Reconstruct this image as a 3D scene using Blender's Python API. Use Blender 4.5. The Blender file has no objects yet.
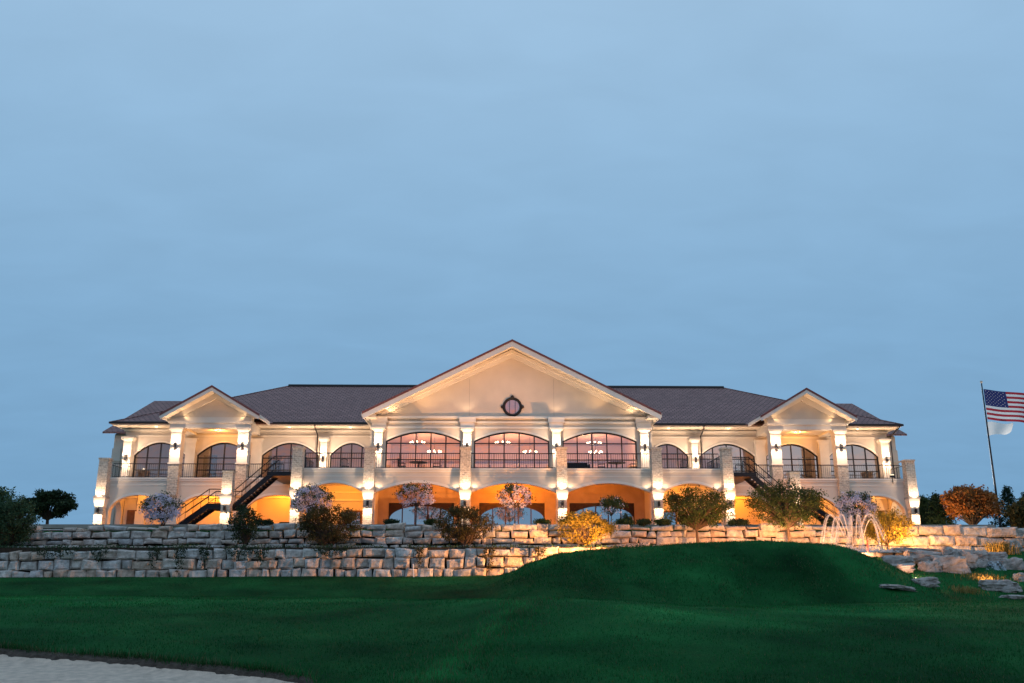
import bpy, math, random
from mathutils import Vector, Matrix, noise
R = math.radians
rng = random.Random(7)

# ------------------------------------------------------------------ camera
scene = bpy.context.scene
C = scene.collection
FPX, YAW, PITCH, ROLL, CX = 920.02, .0263, .2568, -.0012, -1.6615
_fw = Vector((math.sin(YAW)*math.cos(PITCH), math.cos(YAW)*math.cos(PITCH), math.sin(PITCH)))
_r = Vector((math.cos(YAW), -math.sin(YAW), 0)); _u = _r.cross(_fw)
_r2 = _r*math.cos(ROLL)+_u*math.sin(ROLL); _u2 = -_r*math.sin(ROLL)+_u*math.cos(ROLL)
cam = bpy.data.cameras.new('camera'); co = bpy.data.objects.new('camera', cam); C.objects.link(co)
co.matrix_world = Matrix(((_r2.x, _u2.x, -_fw.x, CX), (_r2.y, _u2.y, -_fw.y, 0), (_r2.z, _u2.z, -_fw.z, 0), (0, 0, 0, 1)))
cam.sensor_width = 36; cam.lens = FPX/1024*36; cam.clip_end = 3000; cam.clip_start = .1
scene.camera = co

def at(px, py, Y):            # survey helper: photo pixel -> world point at depth Y
    d = _fw*FPX+_r2*(px-512)+_u2*(341.5-py); t = Y/d.y
    return Vector((CX+d.x*t, Y, d.z*t))

# ------------------------------------------------------------------ world, sun, exposure
SUN_EL, SUN_ROT = R(4), R(200)
w = bpy.data.worlds.new("World"); scene.world = w; w.use_nodes = True
nt = w.node_tree; N = nt.nodes; L = nt.links
for n in list(N): N.remove(n)
def nd(t, **k):
    n = N.new(t)
    for a, b in k.items(): setattr(n, a, b)
    return n
out = nd('ShaderNodeOutputWorld'); bg = nd('ShaderNodeBackground'); L.new(bg.outputs[0], out.inputs[0])
sky = nd('ShaderNodeTexSky', sky_type='NISHITA', sun_disc=False, sun_elevation=SUN_EL, sun_rotation=SUN_ROT)
tc = nd('ShaderNodeTexCoord'); sep = nd('ShaderNodeSeparateXYZ'); L.new(tc.outputs['Generated'], sep.inputs[0])
# thin dusk overcast: elevation colour, streaked by stretched cloud noise
ramp = nd('ShaderNodeValToRGB'); L.new(sep.outputs['Z'], ramp.inputs[0])
cr = ramp.color_ramp
cr.elements[0].position = 0.0; cr.elements[0].color = (.172, .370, .600, 1)
cr.elements[1].position = 1.0; cr.elements[1].color = (.41, .61, .82, 1)
for p_, c_ in ((.10, (.192, .385, .612, 1)), (.25, (.230, .428, .655, 1)), (.42, (.292, .494, .718, 1)), (.60, (.362, .560, .775, 1))):
    e = cr.elements.new(p_); e.color = c_
add = nd('ShaderNodeMath', operation='ADD'); L.new(sep.outputs['Z'], add.inputs[0]); add.inputs[1].default_value = .18
def div(a):
    m = nd('ShaderNodeMath', operation='DIVIDE'); L.new(sep.outputs[a], m.inputs[0]); L.new(add.outputs[0], m.inputs[1]); return m
cmb = nd('ShaderNodeCombineXYZ'); L.new(div('X').outputs[0], cmb.inputs[0]); L.new(div('Y').outputs[0], cmb.inputs[1])
mp = nd('ShaderNodeMapping'); mp.inputs['Scale'].default_value = (1, 1.7, 1); mp.inputs['Rotation'].default_value = (0, 0, R(14)); L.new(cmb.outputs[0], mp.inputs[0])
nz = nd('ShaderNodeTexNoise'); nz.inputs['Scale'].default_value = 4.2; nz.inputs['Detail'].default_value = 7; nz.inputs['Roughness'].default_value = .5
nz.inputs['Distortion'].default_value = .4; L.new(mp.outputs[0], nz.inputs[0])
mr = nd('ShaderNodeMapRange'); L.new(nz.outputs[0], mr.inputs[0]); mr.inputs[1].default_value = .30; mr.inputs[2].default_value = .72
mr.inputs[3].default_value = .968; mr.inputs[4].default_value = 1.036
vm = nd('ShaderNodeVectorMath', operation='SCALE'); L.new(ramp.outputs[0], vm.inputs[0]); L.new(mr.outputs[0], vm.inputs['Scale'])
# sunset afterglow on broken cloud low in the sky behind the camera (-Y)
my = nd('ShaderNodeMapRange', interpolation_type='SMOOTHSTEP'); L.new(sep.outputs['Y'], my.inputs[0]); my.inputs[1].default_value = -.55; my.inputs[2].default_value = -.9
e1 = nd('ShaderNodeMapRange', interpolation_type='SMOOTHSTEP'); L.new(sep.outputs['Z'], e1.inputs[0]); e1.inputs[1].default_value = .085; e1.inputs[2].default_value = .135
e2 = nd('ShaderNodeMapRange', interpolation_type='SMOOTHSTEP'); L.new(sep.outputs['Z'], e2.inputs[0]); e2.inputs[1].default_value = .42; e2.inputs[2].default_value = .22
mul = nd('ShaderNodeMath', operation='MULTIPLY'); L.new(my.outputs[0], mul.inputs[0]); L.new(e1.outputs[0], mul.inputs[1])
mul2 = nd('ShaderNodeMath', operation='MULTIPLY'); L.new(mul.outputs[0], mul2.inputs[0]); L.new(e2.outputs[0], mul2.inputs[1])
mpk = nd('ShaderNodeMapping'); mpk.inputs['Scale'].default_value = (3, 3, 34); L.new(tc.outputs['Generated'], mpk.inputs[0])
nzk = nd('ShaderNodeTexNoise'); nzk.inputs['Scale'].default_value = 2.2; nzk.inputs['Detail'].default_value = 5; L.new(mpk.outputs[0], nzk.inputs[0])
mrk = nd('ShaderNodeMapRange'); L.new(nzk.outputs[0], mrk.inputs[0]); mrk.inputs[1].default_value = .45; mrk.inputs[2].default_value = .6; mrk.inputs[3].default_value = .05; mrk.inputs[4].default_value = .85
mul3 = nd('ShaderNodeMath', operation='MULTIPLY'); L.new(mul2.outputs[0], mul3.inputs[0]); L.new(mrk.outputs[0], mul3.inputs[1])
glow = nd('ShaderNodeMix', data_type='RGBA'); L.new(mul3.outputs[0], glow.inputs[0]); L.new(vm.outputs[0], glow.inputs[6]); glow.inputs[7].default_value = (.78, .36, .32, 1)
# a little of the physical sky shows through the veil
sk = nd('ShaderNodeVectorMath', operation='SCALE'); L.new(sky.outputs[0], sk.inputs[0]); sk.inputs['Scale'].default_value = .06
mx = nd('ShaderNodeMix', data_type='RGBA'); mx.inputs[0].default_value = .05; L.new(glow.outputs[2], mx.inputs[6]); L.new(sk.outputs[0], mx.inputs[7])
L.new(mx.outputs[2], bg.inputs[0]); bg.inputs[1].default_value = 1.0

sl = bpy.data.lights.new('sun', 'SUN'); sl.energy = .12; sl.angle = R(25); sl.color = (1, .86, .74)
so = bpy.data.objects.new('sun', sl); C.objects.link(so)
so.rotation_euler = (R(90)-SUN_EL-R(14), 0, R(20))   # last afterglow, from behind the camera
scene.view_settings.view_transform = 'Standard'; scene.view_settings.look = 'None'
scene.view_settings.exposure = 0; scene.view_settings.gamma = 1
scene.cycles.use_denoising = True
scene.cycles.max_bounces = 6; scene.cycles.transparent_max_bounces = 12
scene.cycles.sample_clamp_indirect = 4
scene.cycles.caustics_reflective = False; scene.cycles.caustics_refractive = False

# ------------------------------------------------------------------ materials
def newmat(name):
    m = bpy.data.materials.new(name); m.use_nodes = True
    return m, m.node_tree.nodes, m.node_tree.links, m.node_tree.nodes['Principled BSDF']
def rgb(c, k=1): return (c[0]*k, c[1]*k, c[2]*k, 1)
def mat(name, base, rough=.7, var=.12, scale=3.0, bump=.0, bscale=40, metal=0, spec=.3):
    m, n, l, b = newmat(name)
    t = n.new('ShaderNodeTexCoord'); z = n.new('ShaderNodeTexNoise'); z.inputs['Scale'].default_value = scale; z.inputs['Detail'].default_value = 6
    l.new(t.outputs['Object'], z.inputs[0])
    r = n.new('ShaderNodeValToRGB'); r.color_ramp.elements[0].position = .3; r.color_ramp.elements[1].position = .7
    r.color_ramp.elements[0].color = rgb(base, 1-var); r.color_ramp.elements[1].color = rgb(base, 1+var)
    l.new(z.outputs[0], r.inputs[0]); l.new(r.outputs[0], b.inputs['Base Color'])
    b.inputs['Roughness'].default_value = rough; b.inputs['Metallic'].default_value = metal; b.inputs['Specular IOR Level'].default_value = spec
    if bump:
        z2 = n.new('ShaderNodeTexNoise'); z2.inputs['Scale'].default_value = bscale; z2.inputs['Detail'].default_value = 5; l.new(t.outputs['Object'], z2.inputs[0])
        bp = n.new('ShaderNodeBump'); bp.inputs['Strength'].default_value = bump; bp.inputs['Distance'].default_value = .05
        l.new(z2.outputs[0], bp.inputs['Height']); l.new(bp.outputs[0], b.inputs['Normal'])
    return m
def brickmat(name, c1, c2, cm, bw, rh, mortar=.02, rough=.8, bump=.4, geo=True, offs=.5, jitter=0, flat=False):
    """coursed stone / roof tile: rows follow world height, joints follow x+y"""
    m, n, l, b = newmat(name)
    g = n.new('ShaderNodeNewGeometry'); s = n.new('ShaderNodeSeparateXYZ'); l.new(g.outputs['Position'], s.inputs[0])
    a = n.new('ShaderNodeMath'); a.operation = 'ADD'; l.new(s.outputs[0], a.inputs[0])
    if flat: a.inputs[1].default_value = 0
    else: l.new(s.outputs[1], a.inputs[1])
    c = n.new('ShaderNodeCombineXYZ'); l.new(a.outputs[0], c.inputs[0]); l.new(s.outputs[2], c.inputs[1])
    vin = c.outputs[0]
    if jitter:
        zz = n.new('ShaderNodeTexNoise'); zz.inputs['Scale'].default_value = 2.5; l.new(g.outputs['Position'], zz.inputs[0])
        va = n.new('ShaderNodeVectorMath'); va.operation = 'SCALE'; va.inputs['Scale'].default_value = jitter; l.new(zz.outputs[1], va.inputs[0])
        vb = n.new('ShaderNodeVectorMath'); l.new(vin, vb.inputs[0]); l.new(va.outputs[0], vb.inputs[1]); vin = vb.outputs[0]
    t = n.new('ShaderNodeTexBrick'); l.new(vin, t.inputs['Vector'])
    t.inputs['Scale'].default_value = 1; t.inputs['Brick Width'].default_value = bw; t.inputs['Row Height'].default_value = rh
    t.inputs['Mortar Size'].default_value = mortar; t.inputs['Mortar Smooth'].default_value = .3; t.offset = offs; t.inputs['Bias'].default_value = 0
    t.inputs['Color1'].default_value = rgb(c1); t.inputs['Color2'].default_value = rgb(c2); t.inputs['Mortar'].default_value = rgb(cm)
    z = n.new('ShaderNodeTexNoise'); z.inputs['Scale'].default_value = 9; z.inputs['Detail'].default_value = 6; l.new(g.outputs['Position'], z.inputs[0])
    q = n.new('ShaderNodeMapRange'); l.new(z.outputs[0], q.inputs[0]); q.inputs[1].default_value = .3; q.inputs[2].default_value = .7; q.inputs[3].default_value = .72; q.inputs[4].default_value = 1.22
    v = n.new('ShaderNodeVectorMath'); v.operation = 'SCALE'; l.new(t.outputs[0], v.inputs[0]); l.new(q.outputs[0], v.inputs['Scale'])
    l.new(v.outputs[0], b.inputs['Base Color']); b.inputs['Roughness'].default_value = rough
    bp = n.new('ShaderNodeBump'); bp.inputs['Strength'].default_value = bump; bp.inputs['Distance'].default_value = .04; bp.invert = True
    l.new(t.outputs[1], bp.inputs['Height']); l.new(bp.outputs[0], b.inputs['Normal'])
    return m
def emis(name, col, k):
    m, n, l, b = newmat(name); b.inputs['Emission Color'].default_value = rgb(col); b.inputs['Emission Strength'].default_value = k
    b.inputs['Base Color'].default_value = rgb(col); return m
def glassmat(name, refl, tint):
    m, n, l, b = newmat(name); n.remove(b)
    o = n['Material Output']; mixs = n.new('ShaderNodeMixShader'); tr = n.new('ShaderNodeBsdfTransparent'); gl = n.new('ShaderNodeBsdfGlossy')
    tr.inputs[0].default_value = rgb(tint); gl.inputs[0].default_value = (1, 1, 1, 1); gl.inputs['Roughness'].default_value = .02
    g = n.new('ShaderNodeNewGeometry'); z = n.new('ShaderNodeTexNoise'); z.inputs['Scale'].default_value = 1.1; l.new(g.outputs['Position'], z.inputs[0])
    bp = n.new('ShaderNodeBump'); bp.inputs['Strength'].default_value = .05; bp.inputs['Distance'].default_value = .1; l.new(z.outputs[0], bp.inputs['Height']); l.new(bp.outputs[0], gl.inputs['Normal'])
    mixs.inputs[0].default_value = refl; l.new(tr.outputs[0], mixs.inputs[1]); l.new(gl.outputs[0], mixs.inputs[2]); l.new(mixs.outputs[0], o.inputs[0])
    return m
def leafmat(name, cols, trans=.25, rough=.6, mottle=0):
    m, n, l, b = newmat(name)
    g = n.new('ShaderNodeNewGeometry'); r = n.new('ShaderNodeValToRGB'); l.new(g.outputs['Random Per Island'], r.inputs[0])
    el = r.color_ramp.elements
    while len(el) < len(cols): el.new(.5)
    for i, c in enumerate(cols): el[i].position = i/(len(cols)-1); el[i].color = rgb(c)
    cout = r.outputs[0]
    if mottle:
        z = n.new('ShaderNodeTexNoise'); z.inputs['Scale'].default_value = mottle; z.inputs['Detail'].default_value = 5; z.inputs['Roughness'].default_value = .65; l.new(g.outputs['Position'], z.inputs[0])
        q = n.new('ShaderNodeMapRange'); l.new(z.outputs[0], q.inputs[0]); q.inputs[1].default_value = .32; q.inputs[2].default_value = .68; q.inputs[3].default_value = .45; q.inputs[4].default_value = 1.55
        v = n.new('ShaderNodeVectorMath'); v.operation = 'SCALE'; ca = n.new('ShaderNodeAttribute'); ca.attribute_name = 'crest_light'; cm = n.new('ShaderNodeMath'); cm.operation = 'MULTIPLY'; l.new(ca.outputs['Fac'], cm.inputs[0]); l.new(q.outputs[0], cm.inputs[1])
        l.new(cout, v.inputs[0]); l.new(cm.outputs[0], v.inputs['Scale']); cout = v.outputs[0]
    l.new(cout, b.inputs['Base Color']); b.inputs['Roughness'].default_value = rough; b.inputs['Specular IOR Level'].default_value = .06 if mottle else .15
    o = n['Material Output']; t = n.new('ShaderNodeBsdfTranslucent'); l.new(cout, t.inputs[0])
    ms = n.new('ShaderNodeMixShader'); ms.inputs[0].default_value = trans; l.new(b.outputs[0], ms.inputs[1]); l.new(t.outputs[0], ms.inputs[2]); l.new(ms.outputs[0], o.inputs[0])
    return m
def stonemat(name, cols):
    m, n, l, b = newmat(name)
    g = n.new('ShaderNodeNewGeometry'); r = n.new('ShaderNodeValToRGB'); l.new(g.outputs['Random Per Island'], r.inputs[0])
    el = r.color_ramp.elements
    while len(el) < len(cols): el.new(.5)
    for i, c in enumerate(cols): el[i].position = i/(len(cols)-1); el[i].color = rgb(c)
    z = n.new('ShaderNodeTexNoise'); z.inputs['Scale'].default_value = 3.2; z.inputs['Detail'].default_value = 9; z.inputs['Roughness'].default_value = .65; l.new(g.outputs['Position'], z.inputs[0])
    q = n.new('ShaderNodeMapRange'); l.new(z.outputs[0], q.inputs[0]); q.inputs[1].default_value = .3; q.inputs[2].default_value = .7; q.inputs[3].default_value = .55; q.inputs[4].default_value = 1.3
    v = n.new('ShaderNodeVectorMath'); v.operation = 'SCALE'; l.new(r.outputs[0], v.inputs[0]); l.new(q.outputs[0], v.inputs['Scale'])
    l.new(v.outputs[0], b.inputs['Base Color']); b.inputs['Roughness'].default_value = .88; b.inputs['Specular IOR Level'].default_value = .2
    z2 = n.new('ShaderNodeTexNoise'); z2.inputs['Scale'].default_value = 7; z2.inputs['Detail'].default_value = 8; z2.inputs['Roughness'].default_value = .7; l.new(g.outputs['Position'], z2.inputs[0])
    bp = n.new('ShaderNodeBump'); bp.inputs['Strength'].default_value = .9; bp.inputs['Distance'].default_value = .12; l.new(z2.outputs[0], bp.inputs['Height']); l.new(bp.outputs[0], b.inputs['Normal'])
    return m

M = dict(
    stucco=mat('cream_stucco', (.66, .60, .52), .85, .05, .9, .15, 60),
    trim=mat('white_trim', (.78, .74, .67), .7, .04, 1.5, .05, 50),
    colpaint=mat('column_paint', (.76, .71, .63), .75, .05, 2, .1, 50),
    soffit=mat('soffit', (.72, .66, .56), .8, .04, 2),
    dark=mat('dark_bronze', (.022, .020, .021), .45, .2, 5, 0, 40, .4, .4),
    black=mat('black_metal', (.015, .016, .02), .4, .2, 5, 0, 40, .5, .4),
    tile=brickmat('slate_tile', (.30, .150, .142), (.40, .210, .195), (.06, .036, .03), .42, .15, .030, .8, .9, flat=True),
    verge=mat('verge_tile', (.20, .075, .070), .75, .25, 12, .4, 14),
    pierstone=brickmat('pier_stone', (.70, .62, .51), (.44, .38, .31), (.68, .62, .53), .26, .125, .022, .9, .9, jitter=.12),
    ledgest=mat('ledge_stone', (.42, .39, .35), .85, .12, 6, .3, 30),
    wall_in=mat('interior_plaster', (.62, .48, .40), .9, .05, 1),
    wood=mat('brown_wood', (.16, .075, .035), .6, .3, 3),
    wooddk=mat('dark_wood', (.035, .018, .012), .6, .3, 3),
    woodlt=mat('tan_panel', (.50, .36, .22), .8, .1, 2),
    carpet=mat('carpet', (.20, .13, .10), .95, .2, 8),
    glass_up=glassmat('upper_glass', .31, (.85, .82, .8)),
    glass_wing=glassmat('wing_glass', .26, (.62, .60, .58)),
    glass_low=glassmat('lower_glass', .62, (.35, .35, .36)),
    bulb=emis('lamp_bulb', (1, .80, .52), 14),
    lens=emis('lamp_lens', (1, .82, .55), 9),
    concrete=mat('paver', (.34, .31, .28), .9, .15, 2, .2, 20),
    bark=mat('bark', (.09, .065, .05), .9, .3, 14, .6, 30),
    retain=stonemat('limestone_block', [(.56, .56, .55), (.66, .63, .58), (.42, .42, .42), (.68, .57, .48), (.52, .42, .34), (.60, .60, .60), (.62, .52, .45)]),
    rock=stonemat('boulder_stone', [(.50, .41, .35), (.40, .37, .35), (.55, .45, .38)]),
    soil=mat('soil', (.045, .032, .022), .95, .3, 6, .6, 25),
    white=mat('white_plastic', (.8, .8, .8), .5, .02),
    red=mat('red_plastic', (.6, .05, .04), .5, .05),
    wglass=glassmat('porthole_glass', .35, (.95, .8, .75)),
)

# ------------------------------------------------------------------ mesh builder
class MB:
    def __init__(s): s.v, s.f, s.m = [], [], []
    def add(s, verts, faces, mi=0):
        o = len(s.v); s.v += [tuple(v) for v in verts]; s.f += [tuple(i+o for i in f) for f in faces]; s.m += [mi]*len(faces)
    def box(s, x0, x1, y0, y1, z0, z1, mi=0):
        s.add([(x0, y0, z0), (x1, y0, z0), (x1, y1, z0), (x0, y1, z0), (x0, y0, z1), (x1, y0, z1), (x1, y1, z1), (x0, y1, z1)],
              [(0, 3, 2, 1), (4, 5, 6, 7), (0, 1, 5, 4), (1, 2, 6, 5), (2, 3, 7, 6), (3, 0, 4, 7)], mi)
    def frustum(s, cx, cy, z0, z1, w0, w1, d0=None, d1=None, mi=0):
        d0 = w0 if d0 is None else d0; d1 = w1 if d1 is None else d1
        p = [(cx-w0/2, cy-d0/2, z0), (cx+w0/2, cy-d0/2, z0), (cx+w0/2, cy+d0/2, z0), (cx-w0/2, cy+d0/2, z0),
             (cx-w1/2, cy-d1/2, z1), (cx+w1/2, cy-d1/2, z1), (cx+w1/2, cy+d1/2, z1), (cx-w1/2, cy+d1/2, z1)]
        s.add(p, [(0, 3, 2, 1), (4, 5, 6, 7), (0, 1, 5, 4), (1, 2, 6, 5), (2, 3, 7, 6), (3, 0, 4, 7)], mi)
    def prism(s, poly, y0, y1, mi=0):                 # poly in (x,z), extruded along y
        n = len(poly)
        s.add([(x, y0, z) for x, z in poly]+[(x, y1, z) for x, z in poly],
              [tuple(range(n)), tuple(range(2*n-1, n-1, -1))]+[(i, i+n, (i+1) % n+n, (i+1) % n) for i in range(n)], mi)
    def tube(s, pts, rad, n=6, mi=0, cap=True):
        pts = [Vector(p) for p in pts]; rr = rad if isinstance(rad, (list, tuple)) else [rad]*len(pts)
        vs = []; prev = None
        for i, p in enumerate(pts):
            t = (pts[min(i+1, len(pts)-1)]-pts[max(i-1, 0)]).normalized()
            if prev is None: prev = t.orthogonal().normalized()
            a = (prev-t*prev.dot(t)).normalized(); prev = a; b = t.cross(a)
            for k in range(n):
                q = 2*math.pi*k/n+math.pi/4; vs.append(p+(a*math.cos(q)+b*math.sin(q))*rr[i])
        fs = [(i*n+k, i*n+(k+1) % n, (i+1)*n+(k+1) % n, (i+1)*n+k) for i in range(len(pts)-1) for k in range(n)]
        if cap: fs += [tuple(range(n-1, -1, -1)), tuple(range((len(pts)-1)*n, len(pts)*n))]
        s.add(vs, fs, mi)
    def ball(s, c, r, n=8, m=5, mi=0, sq=1):
        vs = [(c[0], c[1], c[2]-r*sq)]
        for j in range(1, m):
            a = math.pi*j/m
            for k in range(n):
                q = 2*math.pi*k/n; vs.append((c[0]+r*math.sin(a)*math.cos(q), c[1]+r*math.sin(a)*math.sin(q), c[2]-r*sq*math.cos(a)))
        vs.append((c[0], c[1], c[2]+r*sq)); fs = [(0, 1+(k+1) % n, 1+k) for k in range(n)]
        for j in range(m-2):
            for k in range(n):
                a = 1+j*n+k; b = 1+j*n+(k+1) % n; fs.append((a, b, b+n, a+n))
        l = len(vs)-1; fs += [(l, 1+(m-2)*n+k, 1+(m-2)*n+(k+1) % n) for k in range(n)]
        s.add(vs, fs, mi)
    def quad(s, a, b, c, d, mi=0): s.add([a, b, c, d], [(0, 1, 2, 3)], mi)
    def mesh(s, name, mats):
        me = bpy.data.meshes.new(name); me.from_pydata(s.v, [], s.f); me.validate(); me.update()
        for m in (mats if isinstance(mats, (list, tuple)) else [mats]): me.materials.append(m)
        if isinstance(mats, (list, tuple)) and len(me.polygons) == len(s.m): me.polygons.foreach_set('material_index', s.m)
        return me
    def build(s, name, mats, parent=None, smooth=False, origin=None):
        if origin is not None:
            ox, oy, oz = origin; s.v = [(x-ox, y-oy, z-oz) for x, y, z in s.v]
        me = s.mesh(name, mats)
        if smooth: me.polygons.foreach_set('use_smooth', [True]*len(me.polygons))
        return link(name, me, parent, origin)
def link(name, me, parent=None, loc=None):
    o = bpy.data.objects.new(name, me); C.objects.link(o)
    if loc is not None: o.location = loc
    if parent: adopt(o, parent)
    return o
def world_of(o):
    m = o.matrix_basis.copy(); p = o.parent
    return (world_of(p) @ o.matrix_parent_inverse @ m) if p else m
def adopt(o, p):
    o.parent = p; o.matrix_parent_inverse = world_of(p).inverted()
def tag(o, label=None, cat=None, group=None, kind=None):
    if label: o['label'] = label
    if cat: o['category'] = cat
    if group: o['group'] = group
    if kind: o['kind'] = kind
    return o
def thing(name, label, cat, loc, group=None):
    o = bpy.data.objects.new(name, None); C.objects.link(o); o.location = loc; o.empty_display_size = .2
    return tag(o, label, cat, group)
def clone(o, loc, parent=None):
    c = o.copy(); C.objects.link(c); c.parent = None; c.matrix_parent_inverse = Matrix(); c.location = loc
    if parent: adopt(c, parent)
    for ch in o.children:
        k = ch.copy(); C.objects.link(k); k.parent = c
    return c
WARM = (1, .65, .41)
def spot(loc, target, W, ang=110, col=WARM, size=.06, blend=.6, name='lamp_beam'):
    l = bpy.data.lights.new(name, 'SPOT'); l.energy = W; l.spot_size = R(ang); l.spot_blend = blend; l.color = col; l.shadow_soft_size = size
    o = bpy.data.objects.new(name, l); C.objects.link(o); o.location = loc
    o.rotation_euler = (Vector(target)-Vector(loc)).to_track_quat('-Z', 'Y').to_euler(); return o
def point(loc, W, col=WARM, size=.12, name='lamp_glow'):
    l = bpy.data.lights.new(name, 'POINT'); l.energy = W; l.color = col; l.shadow_soft_size = size
    o = bpy.data.objects.new(name, l); C.objects.link(o); o.location = loc; return o

# ------------------------------------------------------------------ terrain
def lerp(a, b, t): return a+(b-a)*t
def interp(x, tab):
    if x <= tab[0][0]: return tab[0][1]
    for (x0, y0), (x1, y1) in zip(tab, tab[1:]):
        if x <= x1:
            t = (x-x0)/(x1-x0); t = t*t*(3-2*t)*.5+t*.5; return lerp(y0, y1, t)
    return tab[-1][1]
# profiles surveyed along each depth line
NEAR = [(-60, -1.25), (-12, -1.22), (-7, -1.30), (-4, -1.38), (-2.6, -1.30), (0, -1.27), (6, -1.30), (60, -1.3)]
MIDH = [(-60, -.86), (-12, -.86), (-5, -.98), (-2.6, -1.00), (-1.2, -.72), (.5, -.66), (2, -.72), (5, -.86), (12, -.95), (60, -.9)]
CREST = [(-60, -.36), (-18, -.385), (-6.3, -.44), (-3.5, -.46), (-1, -.375), (.2, -.345), (1.7, -.42), (3.7, -.60), (6.1, -.66), (11.4, -.62), (15.4, -.57), (60, -.5)]
CRY = [(-18, 32), (-6.3, 30), (-3.5, 27), (-1, 24), (2, 24), (4, 25), (6, 27), (11, 30), (60, 30)]
MOUND = [(-60, .02), (-8, -.10), (-4.5, -.12), (-2, .04), (-.6, .46), (.6, 1.02), (2.0, 1.42), (3.67, 1.57), (5.5, 1.68), (9, 1.94), (12, 2.02), (15.6, 1.85), (17.5, 1.25), (18.6, .72), (22, .55), (25, .45), (60, .4)]
BASEL = [(-60, .33), (-6, .36), (-1, .40), (3, .7), (6, .9), (12, 1.5), (17, 1.6), (20, 1.7), (60, 1.7)]
def hermite(ys, zs, y):
    n = len(ys)
    if y <= ys[0]: return zs[0]
    if y >= ys[-1]: return zs[-1]
    k = max(i for i in range(n-1) if ys[i] <= y)
    def slope(i):
        if i == 0 or i == n-1: return 0
        a = (zs[i]-zs[i-1])/(ys[i]-ys[i-1]); b = (zs[i+1]-zs[i])/(ys[i+1]-ys[i])
        return 0 if a*b <= 0 else 2*a*b/(a+b)
    h = ys[k+1]-ys[k]; t = (y-ys[k])/h
    return (2*t**3-3*t*t+1)*zs[k]+(t**3-2*t*t+t)*h*slope(k)+(-2*t**3+3*t*t)*zs[k+1]+(t**3-t*t)*h*slope(k+1)
def base_h(x, y):
    yc = interp(x, CRY); m = interp(x, MOUND)
    ys = [-60, 2, 13, 18.5, yc, yc+7, 47, 53.2]
    zs = [-1.6, -1.5, interp(x, NEAR), interp(x, MIDH), interp(x, CREST), interp(x, CREST)-.45, m, interp(x, BASEL)]
    zs[5] = min(zs[5], lerp(zs[4], m, .3)) if m < .2 else zs[5]
    return hermite(ys, zs, y)
def hit(px, py, y0=4, y1=53):      # where a surveyed sight line meets the turf
    y = y0
    while y < y1:
        p = at(px, py, y)
        if p.z <= base_h(p.x, y): return p
        y += .1
    return at(px, py, y1)
EDGE = sorted([tuple(hit(px, py))[:2] for px, py in ((0, 650), (60, 655), (130, 660), (200, 666), (250, 671), (305, 678), (330, 700))])
EDGE = [(-40, EDGE[0][1]+7), (EDGE[0][0]-6, EDGE[0][1]+2.2)]+EDGE+[(EDGE[-1][0]+.5, EDGE[-1][1]-6), (EDGE[-1][0]+.8, -40)]
def bunker_edge(x): return interp(x, EDGE)+.10*noise.noise(Vector((x*1.7, 3, 0)))+.05*noise.noise(Vector((x*6, 5, 0)))
def lawn_h(x, y):
    z = base_h(x, y)+.035*noise.noise(Vector((x*.22, y*.22, 1.3)))+.012*noise.noise(Vector((x*.9, y*.9, 4.1)))
    d = bunker_edge(x)-y+.10
    if d > 0: z -= .30*min(1, d/.24)
    return z
def crest_light(x, y):      # painted light: paler crests, darker elsewhere; plus the dry-grass line on the swell
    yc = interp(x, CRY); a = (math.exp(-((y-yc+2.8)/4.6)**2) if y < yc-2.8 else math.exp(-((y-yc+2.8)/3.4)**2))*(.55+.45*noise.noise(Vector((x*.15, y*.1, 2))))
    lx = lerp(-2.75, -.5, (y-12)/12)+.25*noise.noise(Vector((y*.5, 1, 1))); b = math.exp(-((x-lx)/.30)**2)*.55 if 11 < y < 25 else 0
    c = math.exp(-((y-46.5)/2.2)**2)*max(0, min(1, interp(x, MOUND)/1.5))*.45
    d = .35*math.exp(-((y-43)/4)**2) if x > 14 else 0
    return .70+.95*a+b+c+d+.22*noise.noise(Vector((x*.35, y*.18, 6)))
def put_crest_light(o):
    at_ = o.data.attributes.new('crest_light', 'FLOAT', 'POINT'); at_.data.foreach_set('value', [crest_light(v.co.x, v.co.y) if v.co.y < 54 else 1. for v in o.data.vertices])
def grid_axis(segs):
    a = []
    for x0, x1, st in segs:
        n = max(1, int(round((x1-x0)/st))); a += [x0+(x1-x0)*i/n for i in range(n)]
    return a+[segs[-1][1]]
xs = grid_axis([(-400, -60, 20), (-60, -24, 1.5), (-24, -14, .5), (-14, -2, .14), (-2, 28, .4), (28, 60, 1.5), (60, 400, 20)])
ys_ = grid_axis([(-60, 0, 6), (0, 11, 1), (11, 20, .12), (20, 36, .5), (36, 53.2, .45)])
V = [(x, y, lawn_h(x, y)) for y in ys_ for x in xs]; nx = len(xs)
F = [(j*nx+i, j*nx+i+1, (j+1)*nx+i+1, (j+1)*nx+i) for j in range(len(ys_)-1) for i in range(nx-1)]
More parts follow.
